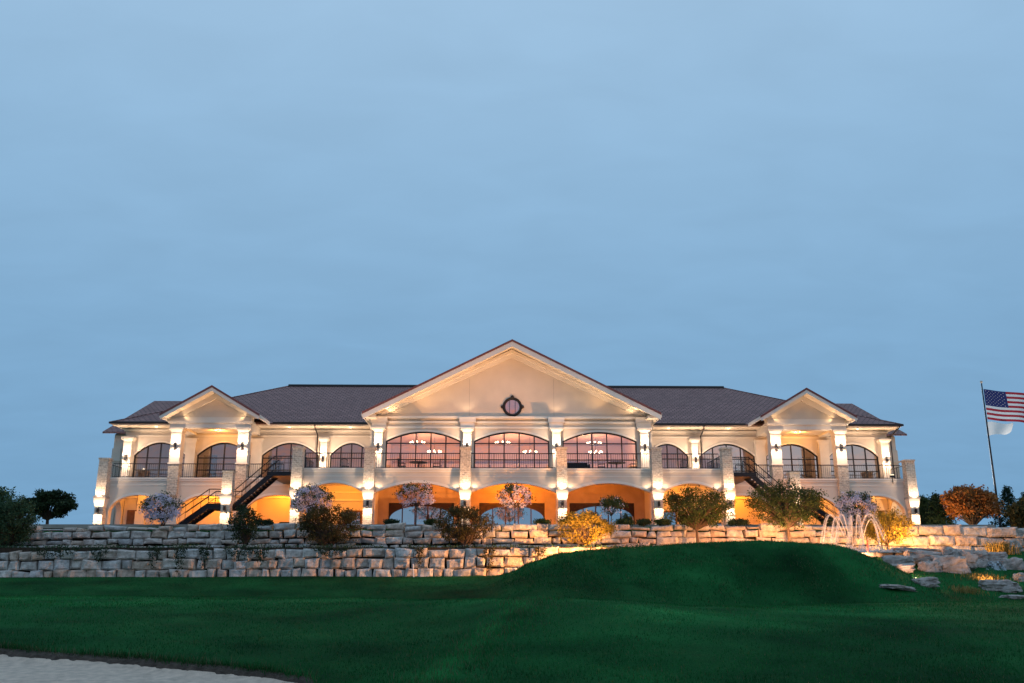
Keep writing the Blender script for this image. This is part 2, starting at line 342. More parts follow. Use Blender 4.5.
# behind the walls the ground steps up to the terrace and runs on to the horizon
off = len(V); ys2 = [53.75, 53.95, 56.6, 56.72, 58.5, 100, 160, 300, 1500]
zz2 = [.3, 1.7, 1.85, 2.95, 3.40, 3.40, 3.6, 2.5, -6]
for y, z in zip(ys2, zz2): V += [(x*(1 if y < 200 else 4), y, min(z, interp(x, [(-60, 2.9), (-31, 3.0), (-24, 3.4), (24, 3.4), (31, 3.1), (60, 3.0)])) if 56 < y < 70 else z) for x in xs]
F += [(off-nx+i, off-nx+i+1, off+i+1, off+i) for i in range(nx-1)]
F += [(off+j*nx+i, off+j*nx+i+1, off+(j+1)*nx+i+1, off+(j+1)*nx+i) for j in range(len(ys2)-1) for i in range(nx-1)]
def lawnmat():
    m, n, l, b = newmat('turf')
    g = n.new('ShaderNodeNewGeometry')
    def nz(sc, det=5, rough=.6, vec=None):
        z = n.new('ShaderNodeTexNoise'); z.inputs['Scale'].default_value = sc; z.inputs['Detail'].default_value = det; z.inputs['Roughness'].default_value = rough
        l.new(vec or g.outputs['Position'], z.inputs[0]); return z
    r = n.new('ShaderNodeValToRGB'); l.new(nz(.55, 6).outputs[0], r.inputs[0]); e = r.color_ramp.elements
    e[0].position = .30; e[0].color = (.004, .060, .0150, 1); e[1].position = .72; e[1].color = (.013, .120, .030, 1)
    # drier, yellower fescue patches
    mpn = n.new('ShaderNodeMapping'); mpn.inputs['Scale'].default_value = (.5, 1.1, 1); l.new(g.outputs['Position'], mpn.inputs[0])
    dr = n.new('ShaderNodeMapRange'); l.new(nz(.8, 7, .7, mpn.outputs[0]).outputs[0], dr.inputs[0]); dr.inputs[1].default_value = .58; dr.inputs[2].default_value = .80; dr.inputs[4].default_value = .45
    mx = n.new('ShaderNodeMix'); mx.data_type = 'RGBA'; l.new(dr.outputs[0], mx.inputs[0]); l.new(r.outputs[0], mx.inputs[6]); mx.inputs[7].default_value = (.060, .085, .035, 1)
    fine = n.new('ShaderNodeMapRange'); l.new(nz(26, 4, .7).outputs[0], fine.inputs[0]); fine.inputs[1].default_value = .25; fine.inputs[2].default_value = .75; fine.inputs[3].default_value = .5; fine.inputs[4].default_value = 1.5
    broad = n.new('ShaderNodeMapRange'); l.new(nz(.14, 4, .55).outputs[0], broad.inputs[0]); broad.inputs[1].default_value = .32; broad.inputs[2].default_value = .68; broad.inputs[3].default_value = .55; broad.inputs[4].default_value = 1.45
    bs = n.new('ShaderNodeVectorMath'); bs.operation = 'SCALE'; ca = n.new('ShaderNodeAttribute'); ca.attribute_name = 'crest_light'; cm = n.new('ShaderNodeMath'); cm.operation = 'MULTIPLY'; l.new(ca.outputs['Fac'], cm.inputs[0]); l.new(broad.outputs[0], cm.inputs[1])
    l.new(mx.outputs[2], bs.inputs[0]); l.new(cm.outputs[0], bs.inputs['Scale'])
    sc = n.new('ShaderNodeVectorMath'); sc.operation = 'SCALE'; l.new(bs.outputs[0], sc.inputs[0]); l.new(fine.outputs[0], sc.inputs['Scale'])
    # bare earth on the steep bunker lip
    sp = n.new('ShaderNodeSeparateXYZ'); l.new(g.outputs['True Normal'], sp.inputs[0])
    st = n.new('ShaderNodeMapRange'); l.new(sp.outputs[2], st.inputs[0]); st.inputs[1].default_value = .75; st.inputs[2].default_value = .55
    mx2 = n.new('ShaderNodeMix'); mx2.data_type = 'RGBA'; l.new(st.outputs[0], mx2.inputs[0]); l.new(sc.outputs[0], mx2.inputs[6]); mx2.inputs[7].default_value = (.035, .028, .024, 1)
    l.new(mx2.outputs[2], b.inputs['Base Color']); b.inputs['Roughness'].default_value = .9; b.inputs['Specular IOR Level'].default_value = .04
    bp = n.new('ShaderNodeBump'); bp.inputs['Strength'].default_value = .8; bp.inputs['Distance'].default_value = .05; l.new(nz(30, 5, .75).outputs[0], bp.inputs['Height']); l.new(bp.outputs[0], b.inputs['Normal'])
    return m
M['lawn'] = lawnmat()
mb = MB(); mb.v = V; mb.f = F; mb.m = [0]*len(F)
o = mb.build('lawn', M['lawn'], smooth=True); put_crest_light(o); tag(o, kind='structure')
# mown blades: dense near the camera, longer and drier on the banks
r = random.Random(3); vb = []; fb_ = []; mi_ = []
def blades(n, fx, hmin, hmax, wd, dry):
    for _ in range(n):
        x, y = fx()
        d = y-bunker_edge(x)
        if d < .02: continue
        pn = noise.noise(Vector((x*.9, y*.6, 7)))
        if r.random() > .75+pn: continue
        z = lawn_h(x, y); h = r.uniform(hmin, hmax)*(1.5 if d < .35 else 1); a = r.uniform(0, 6.28); ln = r.uniform(.2, .9)*h
        i = len(vb); dx, dy = math.cos(a)*wd, math.sin(a)*wd
        vb.extend(((x-dx, y-dy, z-.01), (x+dx, y+dy, z-.01), (x-dy/wd*ln+r.uniform(-.3, .3)*h, y+dx/wd*ln, z+h))); fb_.append((i, i+1, i+2)); mi_.append(1 if r.random() < dry(x, y, pn) else 0)
def fru():
    y = 11.5+27*r.random()**1.6; k = y/920; return CX+(r.uniform(-40, 1064)-487)*k, y
blades(150000, fru, .025, .055, .006, lambda x, y, p: .03+.25*max(0, p))
def bank():
    while 1:
        y = r.uniform(36, 50); x = r.uniform(-1, 27)
        if r.random() < min(1, max(0, (interp(x, MOUND)-.1)/.8)) and r.random() < (y-35)/6: return x, y
blades(45000, bank, .05, .13, .012, lambda x, y, p: .05+.5*max(0, p)+.25*(x > 14))
def mid_():
    y = r.uniform(24, 52.8); k = y/920; return CX+(r.uniform(-40, 1064)-487)*k, y
blades(90000, mid_, .03, .06, .010, lambda x, y, p: .03+.2*max(0, p))
def swell():
    y = r.uniform(12.2, 24); return lerp(-2.6, -.4, (y-12)/12)+r.gauss(0, .35), y
blades(7000, swell, .05, .11, .006, lambda x, y, p: .35)
def lipb():
    x = EDGE[1][0]+(EDGE[-2][0]-EDGE[1][0])*r.random(); return x, bunker_edge(x)+abs(r.gauss(0, .10))+.025
blades(9000, lipb, .04, .11, .009, lambda x, y, p: .3)
mb = MB(); mb.v, mb.f, mb.m = vb, fb_, mi_
o = mb.build('grass', [leafmat('blade', [(.007, .086, .021), (.014, .120, .031), (.024, .150, .041)], .4, .6, .75), leafmat('dry_blade_turf', [(.05, .072, .028), (.08, .09, .042), (.11, .105, .06)], .3)]); put_crest_light(o); tag(o, kind='stuff')
# bunker sand
mb = MB(); sx = grid_axis([(-40, -14, 1), (-14, -2.2, .2)]); rows = 40
for i in range(len(sx)):
    for j in range(rows+1):
        t = j/rows; y = lerp(bunker_edge(sx[i])-.06, -20, t**2.2)
        mb.v.append((sx[i], y, base_h(sx[i], y)-.12+.02*noise.noise(Vector((sx[i]*.8, y*.8, 9)))+.10*max(0, 1-t*t*60)**2*.6))
for i in range(len(sx)-1):
    for j in range(rows):
        a = i*(rows+1)+j; mb.f.append((a, a+1, a+rows+2, a+rows+1)); mb.m.append(0)
tag(mb.build('bunker_sand', mat('sand', (.60, .47, .375), .95, .20, 7, .7, 60), smooth=True), kind='structure')
mb = MB(); x = EDGE[1][0]; prev = None; n = int((EDGE[-2][0]-EDGE[1][0])/.06)
for i in range(n):       # ragged earth face under the turf edge
    x = EDGE[1][0]+i*.06; y = bunker_edge(x); q = .03*noise.noise(Vector((x*9, 0, 0))); b0 = base_h(x, y)
    cur = ((x, y+.42, b0+.004), (x, y+.10, b0+.018), (x, y-.02+q, b0-.02+q), (x, y-.10-q+.05*noise.noise(Vector((x*4, 2, 0))), b0-.10), (x, y-.24+3*q, b0-.20))
    if prev:
        for k in range(4): mb.quad(prev[k+1], cur[k+1], cur[k], prev[k])
    prev = cur
tag(mb.build('bunker_lip', mat('lip_earth', (.060, .046, .036), .95, .45, 9, .8, 30)), kind='structure')
# terrace paving and the planting ledge between the walls
mb = MB(); mb.box(-30.5, 30.5, 58.6, 90, 3.30, 3.55); tag(mb.build('terrace_paving', M['concrete']), kind='structure')
mb = MB(); mb.box(-60, 20.2, 53.85, 56.25, 1.2, 1.98); tag(mb.build('planting_bed', M['soil']), kind='structure')

# ------------------------------------------------------------------ retaining walls
def stone_wall(name, label, path, z0f, z1f, courses, lmin, lmax, depth, seed, jag=.0):
    """dry stacked blocks: path gives (x,y) nodes; every block is its own rough, pillowed stone"""
    r = random.Random(seed); mb = MB()
    segs = []; s = 0
    for a, b in zip(path, path[1:]):
        d = math.hypot(b[0]-a[0], b[1]-a[1]); segs.append((s, s+d, a, b)); s += d
    def P(t):
        for s0, s1, a, b in segs:
            if t <= s1 or s1 == s:
                k = (t-s0)/(s1-s0); return lerp(a[0], b[0], k), lerp(a[1], b[1], k), ((b[0]-a[0])/(s1-s0), (b[1]-a[1])/(s1-s0))
    hs = [r.uniform(.8, 1.2) for _ in range(courses)]; tot = sum(hs); cum = [sum(hs[:i])/tot for i in range(courses+1)]
    for c in range(courses):
        t = -r.uniform(0, lmax)
        while t < s:
            ln = r.uniform(lmin, lmax)*(1 if c < courses-1 else 1.15); t0, t1 = max(t, 0)+.03, min(t+ln, s)-.03; t += ln
            if t1-t0 < .18: continue
            x, y, d = P((t0+t1)/2); nrm = (d[1], -d[0])
            zb, zt = z0f(x), z1f(x); bz = lambda q: 0 if q in (0, courses) else .11*noise.noise(Vector((x*.45, q*5.3, seed)))
            za = lerp(zb, zt, cum[c])+bz(c)+r.uniform(0, .03); zc = lerp(zb, zt, cum[c+1])+bz(c+1)-.03+r.uniform(-.04, .02)
            if c == courses-1: zc += r.uniform(-jag*.8, jag*.4)
            if c and r.random() < .10: za -= .04
            prot = r.uniform(-.10, .07)-.035*c; hw = (t1-t0)/2; sk = [r.uniform(-.09, .09) for _ in range(8)]
            nu, nv = max(5, int(hw*2/.16)), 6; grid = []
            for iv in range(nv+1):
                for iu in range(nu+1):
                    u, v = iu/nu, iv/nv
                    edge = min(u*(t1-t0), (1-u)*(t1-t0), v*(zc-za), (1-v)*(zc-za))
                    off_ = -.11*max(0, 1-edge/.09)**1.8
                    px_ = x+d[0]*(lerp(-hw, hw, u)+lerp(sk[0], sk[1], v)*(1-2*u)*.8); py_ = y+d[1]*lerp(-hw, hw, u)
                    zz = lerp(za+lerp(sk[2], sk[3], u)*.7, zc+lerp(sk[4], sk[5], u)*.7, v)
                    off_ += prot+.12*noise.noise(Vector((px_*2.1, zz*2.3, seed)))+.03*noise.noise(Vector((px_*6, zz*6, seed)))+lerp(sk[6], sk[7], u)*.8
                    grid.append((px_+nrm[0]*off_, py_+nrm[1]*off_, zz))
            fs = [(j*(nu+1)+i, j*(nu+1)+i+1, (j+1)*(nu+1)+i+1, (j+1)*(nu+1)+i) for j in range(nv) for i in range(nu)]
            n0 = len(grid); ring = [i for i in range(nu+1)]+[j*(nu+1)+nu for j in range(1, nv+1)]+[nv*(nu+1)+i for i in range(nu-1, -1, -1)]+[j*(nu+1) for j in range(nv-1, 0, -1)]
            for q in ring:
                g = grid[q]; grid.append((g[0]-nrm[0]*depth, g[1]-nrm[1]*depth, g[2]))
            k = len(ring); fs += [(ring[i], n0+i, n0+(i+1) % k, ring[(i+1) % k]) for i in range(k)]
            mb.add(grid, fs)
    x0, y0 = path[0]
    o = mb.build(name, M['retain'], smooth=False); return tag(o, label, 'wall')
UY = 56.2
stone_wall('retaining_wall', 'long upper limestone block wall directly under the clubhouse terrace',
    [(-48, UY), (20.5, UY)], lambda x: 1.9, lambda x: interp(x, [(-60, 3.05), (-31, 3.18), (-26, 3.36), (-14, 3.46), (20, 3.42)]), 4, .5, 1.25, .5, 11, .14)
stone_wall('retaining_wall', 'lower limestone block wall rising from the lawn left of the grass mound',
    [(-50, 53.4), (-4, 53.4), (10, 53.6)], lambda x: interp(x, [(-50, .1), (-6, .25), (2, .4)]), lambda x: interp(x, [(-60, 1.75), (-31, 1.80), (-10, 1.93), (10, 2.02)]), 3, .45, 1.1, .55, 23, .07)
stone_wall('retaining_wall', 'floodlit pale block wall curving behind the fountain and boulders at right',
    [(20.4, 55.9), (24, 55.7), (30, 56.0), (44, 57.2)], lambda x: 1.6, lambda x: interp(x, [(20, 3.42), (26, 3.38), (31, 3.22), (44, 3.2)]), 3, .9, 1.7, .6, 31, .08)

# ------------------------------------------------------------------ clubhouse
ROOT = thing('clubhouse', 'wide cream two-storey clubhouse with arched windows, lit stone piers and dark hipped roof', 'building', (0, 66, 3.55))
GX = [3.11, 9.28, 13.88, 19.07, 23.79, 28.54]
F2, LED = 7.10, 7.22

def arch_pts(xa, xb, zs, zc, n=20, k=2.0):
    c, h = (xa+xb)/2, (xb-xa)/2; r = []
    for i in range(n+1):
        u = -1+2*i/n; r.append((c+h*u, zs+(zc-zs)*(1-abs(u)**k)**(1/k if k > 2 else .5 if k == 1.99 else 1)))
    return r
def ell_pts(xa, xb, zs, zc, n=22):
    c, h = (xa+xb)/2, (xb-xa)/2
    return [(c-h*math.cos(math.pi*i/n), zs+(zc-zs)*math.sin(math.pi*i/n)) for i in range(n+1)]
def over_arch(mb, pts, ztop, y0, y1, mi=0):
    """solid between an arch curve and a level top"""
    for (xa, za), (xb, zb) in zip(pts, pts[1:]):
        mb.quad((xa, y0, za), (xb, y0, zb), (xb, y0, ztop), (xa, y0, ztop), mi)
        mb.quad((xb, y1, zb), (xa, y1, za), (xa, y1, ztop), (xb, y1, ztop), mi)
        mb.quad((xa, y1, za), (xb, y1, zb), (xb, y0, zb), (xa, y0, za), mi)
    a, b = pts[0], pts[-1]
    mb.quad((a[0], y0, ztop), (b[0], y0, ztop), (b[0], y1, ztop), (a[0], y1, ztop), mi)
    mb.quad((a[0], y0, a[1]), (a[0], y0, ztop), (a[0], y1, ztop), (a[0], y1, a[1]), mi)
    mb.quad((b[0], y0, b[1]), (b[0], y1, b[1]), (b[0], y1, ztop), (b[0], y0, ztop), mi)
def arch_trim(mb, pts, y0, y1, w=.16, mi=0):
    for (xa, za), (xb, zb) in zip(pts, pts[1:]):
        mb.add([(xa, y0, za-.01), (xb, y0, zb-.01), (xb, y0, zb+w), (xa, y0, za+w), (xa, y1, za-.01), (xb, y1, zb-.01), (xb, y1, zb+w), (xa, y1, za+w)],
               [(0, 1, 2, 3), (7, 6, 5, 4), (0, 4, 5, 1), (3, 2, 6, 7)], mi)

# floor slab, lower ceilings, lower walls
mb = MB()
mb.box(-14.1, 14.1, 60.65, 76, 6.62, F2); mb.box(-28.9, -14.1, 66.4, 76, 6.62, F2); mb.box(14.1, 28.9, 66.4, 76, 6.62, F2)
mb.build('balcony_floor', M['soffit'], ROOT)
for s in (-1, 1):
    mb = MB()
    def sx2(a, b): return (min(s*a, s*b), max(s*a, s*b))
    # lower back walls: link bay, wing, and outer end
    mb.box(*sx2(9.3, 14.0), 65.2, 65.5, 3.55, 6.62); mb.box(*sx2(14.0, 14.3), 65.2, 69.0, 3.55, 6.62)
    mb.box(*sx2(14.3, 28.3), 69.0, 69.3, 3.55, 6.62)
    mb.build('lower_wall', M['stucco'], ROOT)
    mb = MB()   # moulding on the link wall and pilasters along the wing arcade
    mb.box(*sx2(9.35, 13.95), 65.08, 65.19, 5.55, 5.68); mb.box(*sx2(9.35, 13.95), 65.1, 65.19, 6.1, 6.2)
    for x in (18.9, 23.7, 27.0): mb.box(*sx2(x-.35, x+.35), 68.7, 68.98, 3.55, 5.1); mb.box(*sx2(x-.28, x+.28), 68.8, 68.98, 5.1, 6.6)
    mb.box(*sx2(14.35, 28.2), 68.9, 68.985, 6.05, 6.18)
    mb.build('moulding', M['trim'], ROOT)
    for x0, x1, zt in ((26.9, 28.0, 5.2), (15.2, 16.9, 4.35), (10.4, 11.6, 4.9)):
        y = 69.0 if x0 > 14 else 65.2
        mb = MB(); mb.box(*sx2(x0, x1), y-.09, y-.01, 3.55, zt); d = mb.build('door', M['wood'] if x0 > 20 or x0 < 14 else M['dark'], ROOT)
        mb = MB(); mb.box(*sx2(x0+.12, x1-.12), y-.12, y-.095, 3.9, zt-.12); mb.build('pane', M['glass_low'] if x0 < 26 else M['wood'], d)

# front parapets over arches
def parapet(bays, y, zs, zc, top=F2, ell=False, inset=.34):
    for a, b in bays:
        mb = MB(); xa, xb = a+inset, b-inset
        pts = (ell_pts if ell else arch_pts)(xa, xb, zs, zc)
        over_arch(mb, pts, top, y, y+.5)
        mb.box(a, xa-.001, y+.002, y+.498, 3.55, top); mb.box(xb+.001, b, y+.002, y+.498, 3.55, top)
        o = mb.build('parapet', M['stucco'], ROOT)
        mb = MB(); arch_trim(mb, pts, y-.045, y-.001); mb.box(a, b, y-.10, y+.6, top+.003, top+.12); mb.box(a, b, y-.05, y-.002, top-.13, top-.01)
        mb.box(a+.36, b-.36, y-.03, y-.002, top-.42, top-.37)
        mb.build('ledge', M['trim'], o)
parapet([(-9.28, -3.11), (-3.11, 3.11), (3.11, 9.28)], 60.0, 5.66, 6.28)
parapet([(-13.88, -9.28), (9.28, 13.88)], 60.0, 5.62, 6.28)
WB = [(13.88, 19.07), (19.07, 23.79), (23.79, 28.54)]
parapet([(-b, -a) for a, b in WB]+WB, 65.8, 4.75, 6.02, ell=True, inset=.42)
for s in (-1, 1):     # arcade end walls
    mb = MB(); x = s*28.54
    pts = ell_pts(66.6, 68.7, 4.9, 5.9)
    m2 = MB(); over_arch(m2, pts, F2, -.2, .2); m2.box(66.3, 66.6, -.2, .2, 3.55, F2); m2.box(68.7, 69.1, -.2, .2, 3.55, F2)
    mb.add([(x-v[1], v[0], v[2]) for v in m2.v], m2.f); mb.box(x-.25, x+.25, 66.35, 69.1, F2+.003, F2+.12)
    mb.build('parapet', M['stucco'], ROOT)
    mb = MB(); mb.box(min(x, x-s*14.6), max(x, x-s*14.6), 69.3, 88, 3.55, 6.6); mb.build('lower_wall', M['stucco'], ROOT)

# stone piers
def pier(x, y, top=8.53, full=True):
    mb = MB()
    if full:
        mb.frustum(x, y, 5.86, top-.12, .70, .64, mi=1); mb.box(x-.37, x+.37, y-.37, y+.37, top-.12, top, mi=1)
        mb.box(x-.42, x+.42, y-.42, y+.42, 5.74, 5.86, 2)
        mb.box(x-.38, x+.38, y-.38, y+.38, 5.60, 5.74, 0); mb.frustum(x, y, 5.10, 5.60, .58, .76, mi=0); mb.box(x-.29, x+.29, y-.29, y+.29, 3.55, 5.10, 1)
    else:
        mb.frustum(x, y, 5.48, top-.1, .66, .64, mi=1); mb.box(x-.36, x+.36, y-.36, y+.36, top-.1, top, mi=1)
        mb.box(x-.40, x+.40, y-.40, y+.40, 5.38, 5.48, 2); mb.box(x-.38, x+.38, y-.38, y+.38, 5.22, 5.38, 0)
        mb.frustum(x, y, 4.86, 5.22, .58, .76, mi=0); mb.box(x-.29, x+.29, y-.29, y+.29, 3.55, 4.86, 1)
    mb.build('stone_pier', [M['colpaint'], M['pierstone'], M['ledgest']], ROOT, origin=(x, y, 3.55))
lamp_mesh = None
def wall_lamp(x, y, z):
    """dark up-and-down cylinder lamp whose mount touches the face at y"""
    global lamp_mesh, lens_mesh
    if lamp_mesh is None:
        mb = MB(); n = 12
        mb.tube([(0, -.16, -.19), (0, -.16, .19)], .085, 12, cap=False); mb.tube([(0, -.16, -.19), (0, -.16, .19)], .079, 12, cap=False); mb.box(-.05, .05, -.09, 0, -.07, .07)
        lamp_mesh = mb.mesh('wall_lamp', M['black'])
        mb = MB(); mb.tube([(0, -.16, -.10), (0, -.16, .10)], .068, 12); lens_mesh = mb.mesh('lens', M['lens'])
    o = link('wall_lamp', lamp_mesh, ROOT, (x, y, z)); k = bpy.data.objects.new('lens', lens_mesh); C.objects.link(k); k.parent = o
    return o
K = 5.6
for s in (-1, 1):
    for i, x in enumerate(GX[:3]):
        pier(s*x, 59.66); wall_lamp(s*x, 59.37, 4.88)
        spot((s*x, 58.98, 4.98), (s*x, 59.35, 6.2), 14*K, 120); spot((s*x, 58.95, 4.76), (s*x, 59.34, 3.7), 30*K, 120)
        spot((s*x, 58.95, 5.70), (s*x, 59.37, 7.0), 24*K, 115); spot((s*x+.55, 59.75, 5.9), (s*x+.75, 60.1, 7), 3.2*K, 130); spot((s*x-.55, 59.75, 5.9), (s*x-.75, 60.1, 7), 3.2*K, 130)
    x = s*28.54
    pier(x, 65.46); wall_lamp(x, 65.17, 4.88)
    spot((x, 64.78, 4.98), (x, 65.15, 6.2), 16*K, 120); spot((x, 64.72, 4.76), (x, 65.14, 3.7), 44*K, 120); spot((x, 64.7, 5.70), (x, 65.17, 7.0), 26*K, 115)
    pier(s*18.4, 60.2, 7.03, False); wall_lamp(s*18.4, 59.91, 4.62)
    spot((s*18.4, 59.5, 4.72), (s*18.4, 59.9, 6), 14*K, 120); spot((s*18.4, 59.47, 4.5), (s*18.4, 59.88, 3.5), 28*K, 120); spot((s*18.4, 59.45, 5.35), (s*18.4, 59.9, 6.6), 22*K, 110)

# upper columns
def column(x, y, top, sh, cap, d=None, stone_to=None, lamp_z=9.15, base=LED, kk=1.0):
    d = d or sh; mb = MB()
    z0 = base
    if stone_to:
        mb.box(x-sh/2, x+sh/2, y-d/2, y+d/2, 5.95, stone_to-.1, 1); mb.box(x-sh/2-.06, x+sh/2+.06, y-d/2-.06, y+d/2+.06, stone_to-.1, stone_to, 0); z0 = stone_to
    mb.box(x-sh/2, x+sh/2, y-d/2, y+d/2, z0, top-.46); mb.box(x-sh*.55, x+sh*.55, y-d*.5-sh*.05, y+d/2, top-.46, top-.40)
    mb.box(x-sh/2, x+sh/2, y-d/2, y+d/2, top-.40, top-.30); mb.frustum(x, y-(cap-sh)/8, top-.30, top-.13, sh, cap*.93, d, d+(cap-sh)*.8)
    mb.box(x-cap/2, x+cap/2, y-d/2-(cap-sh)/2, y+d/2, top-.13, top)
    if not stone_to: mb.box(x-sh*.56, x+sh*.56, y-d*.5-sh*.06, y+d/2, z0, z0+.16)
    mb.build('column', [M['colpaint'], M['pierstone']], ROOT, origin=(x, y, z0))
    f = y-d*.5
    wall_lamp(x, f, lamp_z)
    spot((x, f-.60, lamp_z), (x, f-.05, lamp_z+1.1), 34*K*kk, 120); spot((x, f-.60, lamp_z), (x, f-.05, lamp_z-1.1), 30*K*kk, 120)
for s in (-1, 1):
    column(s*GX[0], 64.05, 10.5, .56, .94, .7); column(s*GX[1], 64.05, 10.5, .56, .94, .7)
    column(s*GX[3], 65.85, 10.72, .74, 1.0, .74, stone_to=8.25, lamp_z=9.42); column(s*GX[4], 65.85, 10.72, .74, 1.0, .74, stone_to=8.25, lamp_z=9.42)
    column(s*GX[2], 68.75, 10.5, .48, .80, .5, lamp_z=8.9); column(s*28.3, 68.75, 10.5, .58, .92, .6, lamp_z=8.95)
    for x in (18.9, 23.75): mb = MB(); mb.box(s*x-.36, s*x+.36, 68.7, 68.99, F2, 10.1); mb.frustum(s*x, 68.8, 10.1, 10.45, .72, .95, .2, .4); mb.build('pilaster', M['colpaint'], ROOT)

# upper walls with arched windows
def window(xa, xb, y, zs, zc, cols, bars, frame_w=.08, glass='glass_up', zb=F2+.02):
    """dark frame following the arch, mullions, and one glass pane"""
    pts = arch_pts(xa, xb, zs, zc, 24)
    mb = MB()
    arch = [Vector((x, y, z)) for x, z in pts]
    for (x0, z0), (x1, z1) in zip(pts, pts[1:]):
        mb.add([(x0, y-.06, z0-.10), (x1, y-.06, z1-.10), (x1, y-.06, z1+.01), (x0, y-.06, z0+.01), (x0, y+.06, z0-.10), (x1, y+.06, z1-.10), (x1, y+.06, z1+.01), (x0, y+.06, z0+.01)],
               [(0, 1, 2, 3), (7, 6, 5, 4), (0, 4, 5, 1), (3, 2, 6, 7)])
    mb.box(xa, xa+.09, y-.058, y+.058, zb, zs-.02); mb.box(xb-.09, xb, y-.058, y+.058, zb, zs-.02); mb.box(xa+.09, xb-.09, y-.057, y+.057, zb, zb+.08)
    def top(x): u = (x-(xa+xb)/2)/((xb-xa)/2); return zs+(zc-zs)*(1-u*u)
    for i in range(1, cols):
        x = lerp(xa, xb, i/cols); mb.box(x-frame_w/2, x+frame_w/2, y-.05, y+.05, zb+.08, top(x)-.06)
    for z in bars:
        if z < zs: mb.box(xa+.09, xb-.09, y-.045, y+.045, z-.035, z+.035)
        else:
            hw = (xb-xa)/2*math.sqrt(max(0, 1-(z-zs)/(zc-zs))); c = (xa+xb)/2; mb.box(c-hw+.1, c+hw-.1, y-.045, y+.045, z-.035, z+.035)
    o = mb.build('window', M['dark'], ROOT)
    mb = MB(); v = [(xa+.04, y, zb+.04)]+[(x, y, z-.05) for x, z in pts[::-1]][::-1]+[(xb-.04, y, zb+.04)]
    mb.add(v, [tuple(range(len(v)-1, -1, -1))]); mb.build('pane', M[glass], o)
    return o
# centre block
mb = MB(); Yc = 64.3
cb = [(-9.28, -3.11), (-3.11, 3.11), (3.11, 9.28)]
for a, b in cb:
    xa, xb = a+.46, b-.46; over_arch(mb, arch_pts(xa, xb, 9.66, 10.32), 11.2, Yc, Yc+.35)
    mb.box(a, xa-.001, Yc+.001, Yc+.349, F2, 11.2); mb.box(xb+.001, b, Yc+.001, Yc+.349, F2, 11.2)
for s in (-1, 1): mb.box(min(s*9.283, s*9.9), max(s*9.283, s*9.9), Yc+.002, 69.2, F2, 11.2)
mb.build('upper_wall', M['stucco'], ROOT)
for a, b in cb: window(a+.46, b-.46, Yc+.16, 9.66, 10.32, 5, (9.5, 8.35))
mb = MB()
for a, b in cb: arch_trim(mb, arch_pts(a+.46, b-.46, 9.66, 10.32), Yc-.05, Yc-.001, .13)
mb.box(-9.95, 9.95, Yc-.12, Yc-.055, 10.52, 10.66); mb.box(-9.95, 9.95, Yc-.2, Yc-.055, 10.90, 11.02); mb.box(-10.1, 10.1, Yc-.42, Yc-.004, 11.20, 11.34)
for s in (-1, 1):
    for x in GX[:2]: mb.box(s*x-.5, s*x+.5, Yc-.5, Yc-.21, 10.50, 10.9); mb.box(s*x-.58, s*x+.58, Yc-.6, Yc-.43, 10.9, 11.25)
mb.build('entablature', M['trim'], ROOT)
# centre gable
HW, ZT, ZA = 10.26, 11.36, 16.53; SL = (ZA-ZT)/HW
mb = MB(); mb.prism([(-9.9, 11.21), (9.9, 11.21), (9.9, ZT+(HW-9.9)*SL-.25), (0, ZA-.3), (-9.9, ZT+(HW-9.9)*SL-.25)], Yc, Yc+.3)
mb.build('gable_wall', M['stucco'], ROOT)
mb = MB()
for s in (-1, 1): # raking band on the gable face
    for d0, d1, yy in ((.30, .85, .12), (.30, .55, .3)):
        mb.prism([(0, ZA-d0), (0, ZA-d1), (s*(9.9-(d1-.3)/SL*.9), ZT+.12), (s*9.9, ZT+.12)] if s < 0 else [(0, ZA-d1), (0, ZA-d0), (9.9, ZT+.12), (9.9-(d1-.3)/SL*.9, ZT+.12)], Yc-yy, Yc-.003-(0 if yy < .2 else .12))
mb.build('raking_cornice', M['trim'], ROOT)
def gable_roof(cx, hw, zt, za, y0, y1, fas):
    sl = (za-zt)/hw
    mb = MB(); mf = MB(); mv = MB()
    for s in (-1, 1):
        a, b = (cx, za), (cx+s*hw, zt)
        for m_, up, dn, yy0, yy1, ext in ((mb, 0, -.10, y0+.12, y1, 0), (mv, .05, -.10, y0-.04, y0+.119, .05), (mf, -.102, -.102-fas, y0, y0+.10, 0)):
            p = [(a[0], a[1]+up), (a[0], a[1]+dn), (b[0]+s*ext, b[1]-ext*sl+dn), (b[0]+s*ext, b[1]-ext*sl+up)]
            m_.prism(p if s > 0 else p[::-1], yy0, yy1)
        p = [(a[0], a[1]-.103), (a[0], a[1]-.22), (b[0]-s*.1, b[1]+.1*sl-.22), (b[0]-s*.1, b[1]+.1*sl-.103)]
        ms.prism(p if s > 0 else p[::-1], y0+.102, y1)
        mf.box(min(b[0], b[0]+s*.08), max(b[0], b[0]+s*.08), y0+.02, y1, zt-.25, zt-.02)
    r = mb.build('roof', M['tile'], ROOT); mv.build('verge', M['verge'], r); mf.build('fascia', M['trim'], r); ms.build('soffit', M['soffit'], r)
ms = MB(); gable_roof(0, HW, ZT, ZA, 62.5, 80, .36)
for s in (-1, 1): mb = MB(); mb.box(min(s*9.4, s*10.15), max(s*9.4, s*10.15), 62.75, 67.3, 11.06, 11.24); mb.build('eave_return', M['soffit'], ROOT)
for x in (-3.0, 3.0): mb = MB(); mb.box(x-.012, x+.012, Yc-.006, Yc-.002, 11.36, ZA-.9-abs(x)*SL); mb.build('control_joint', M['ledgest'], ROOT)
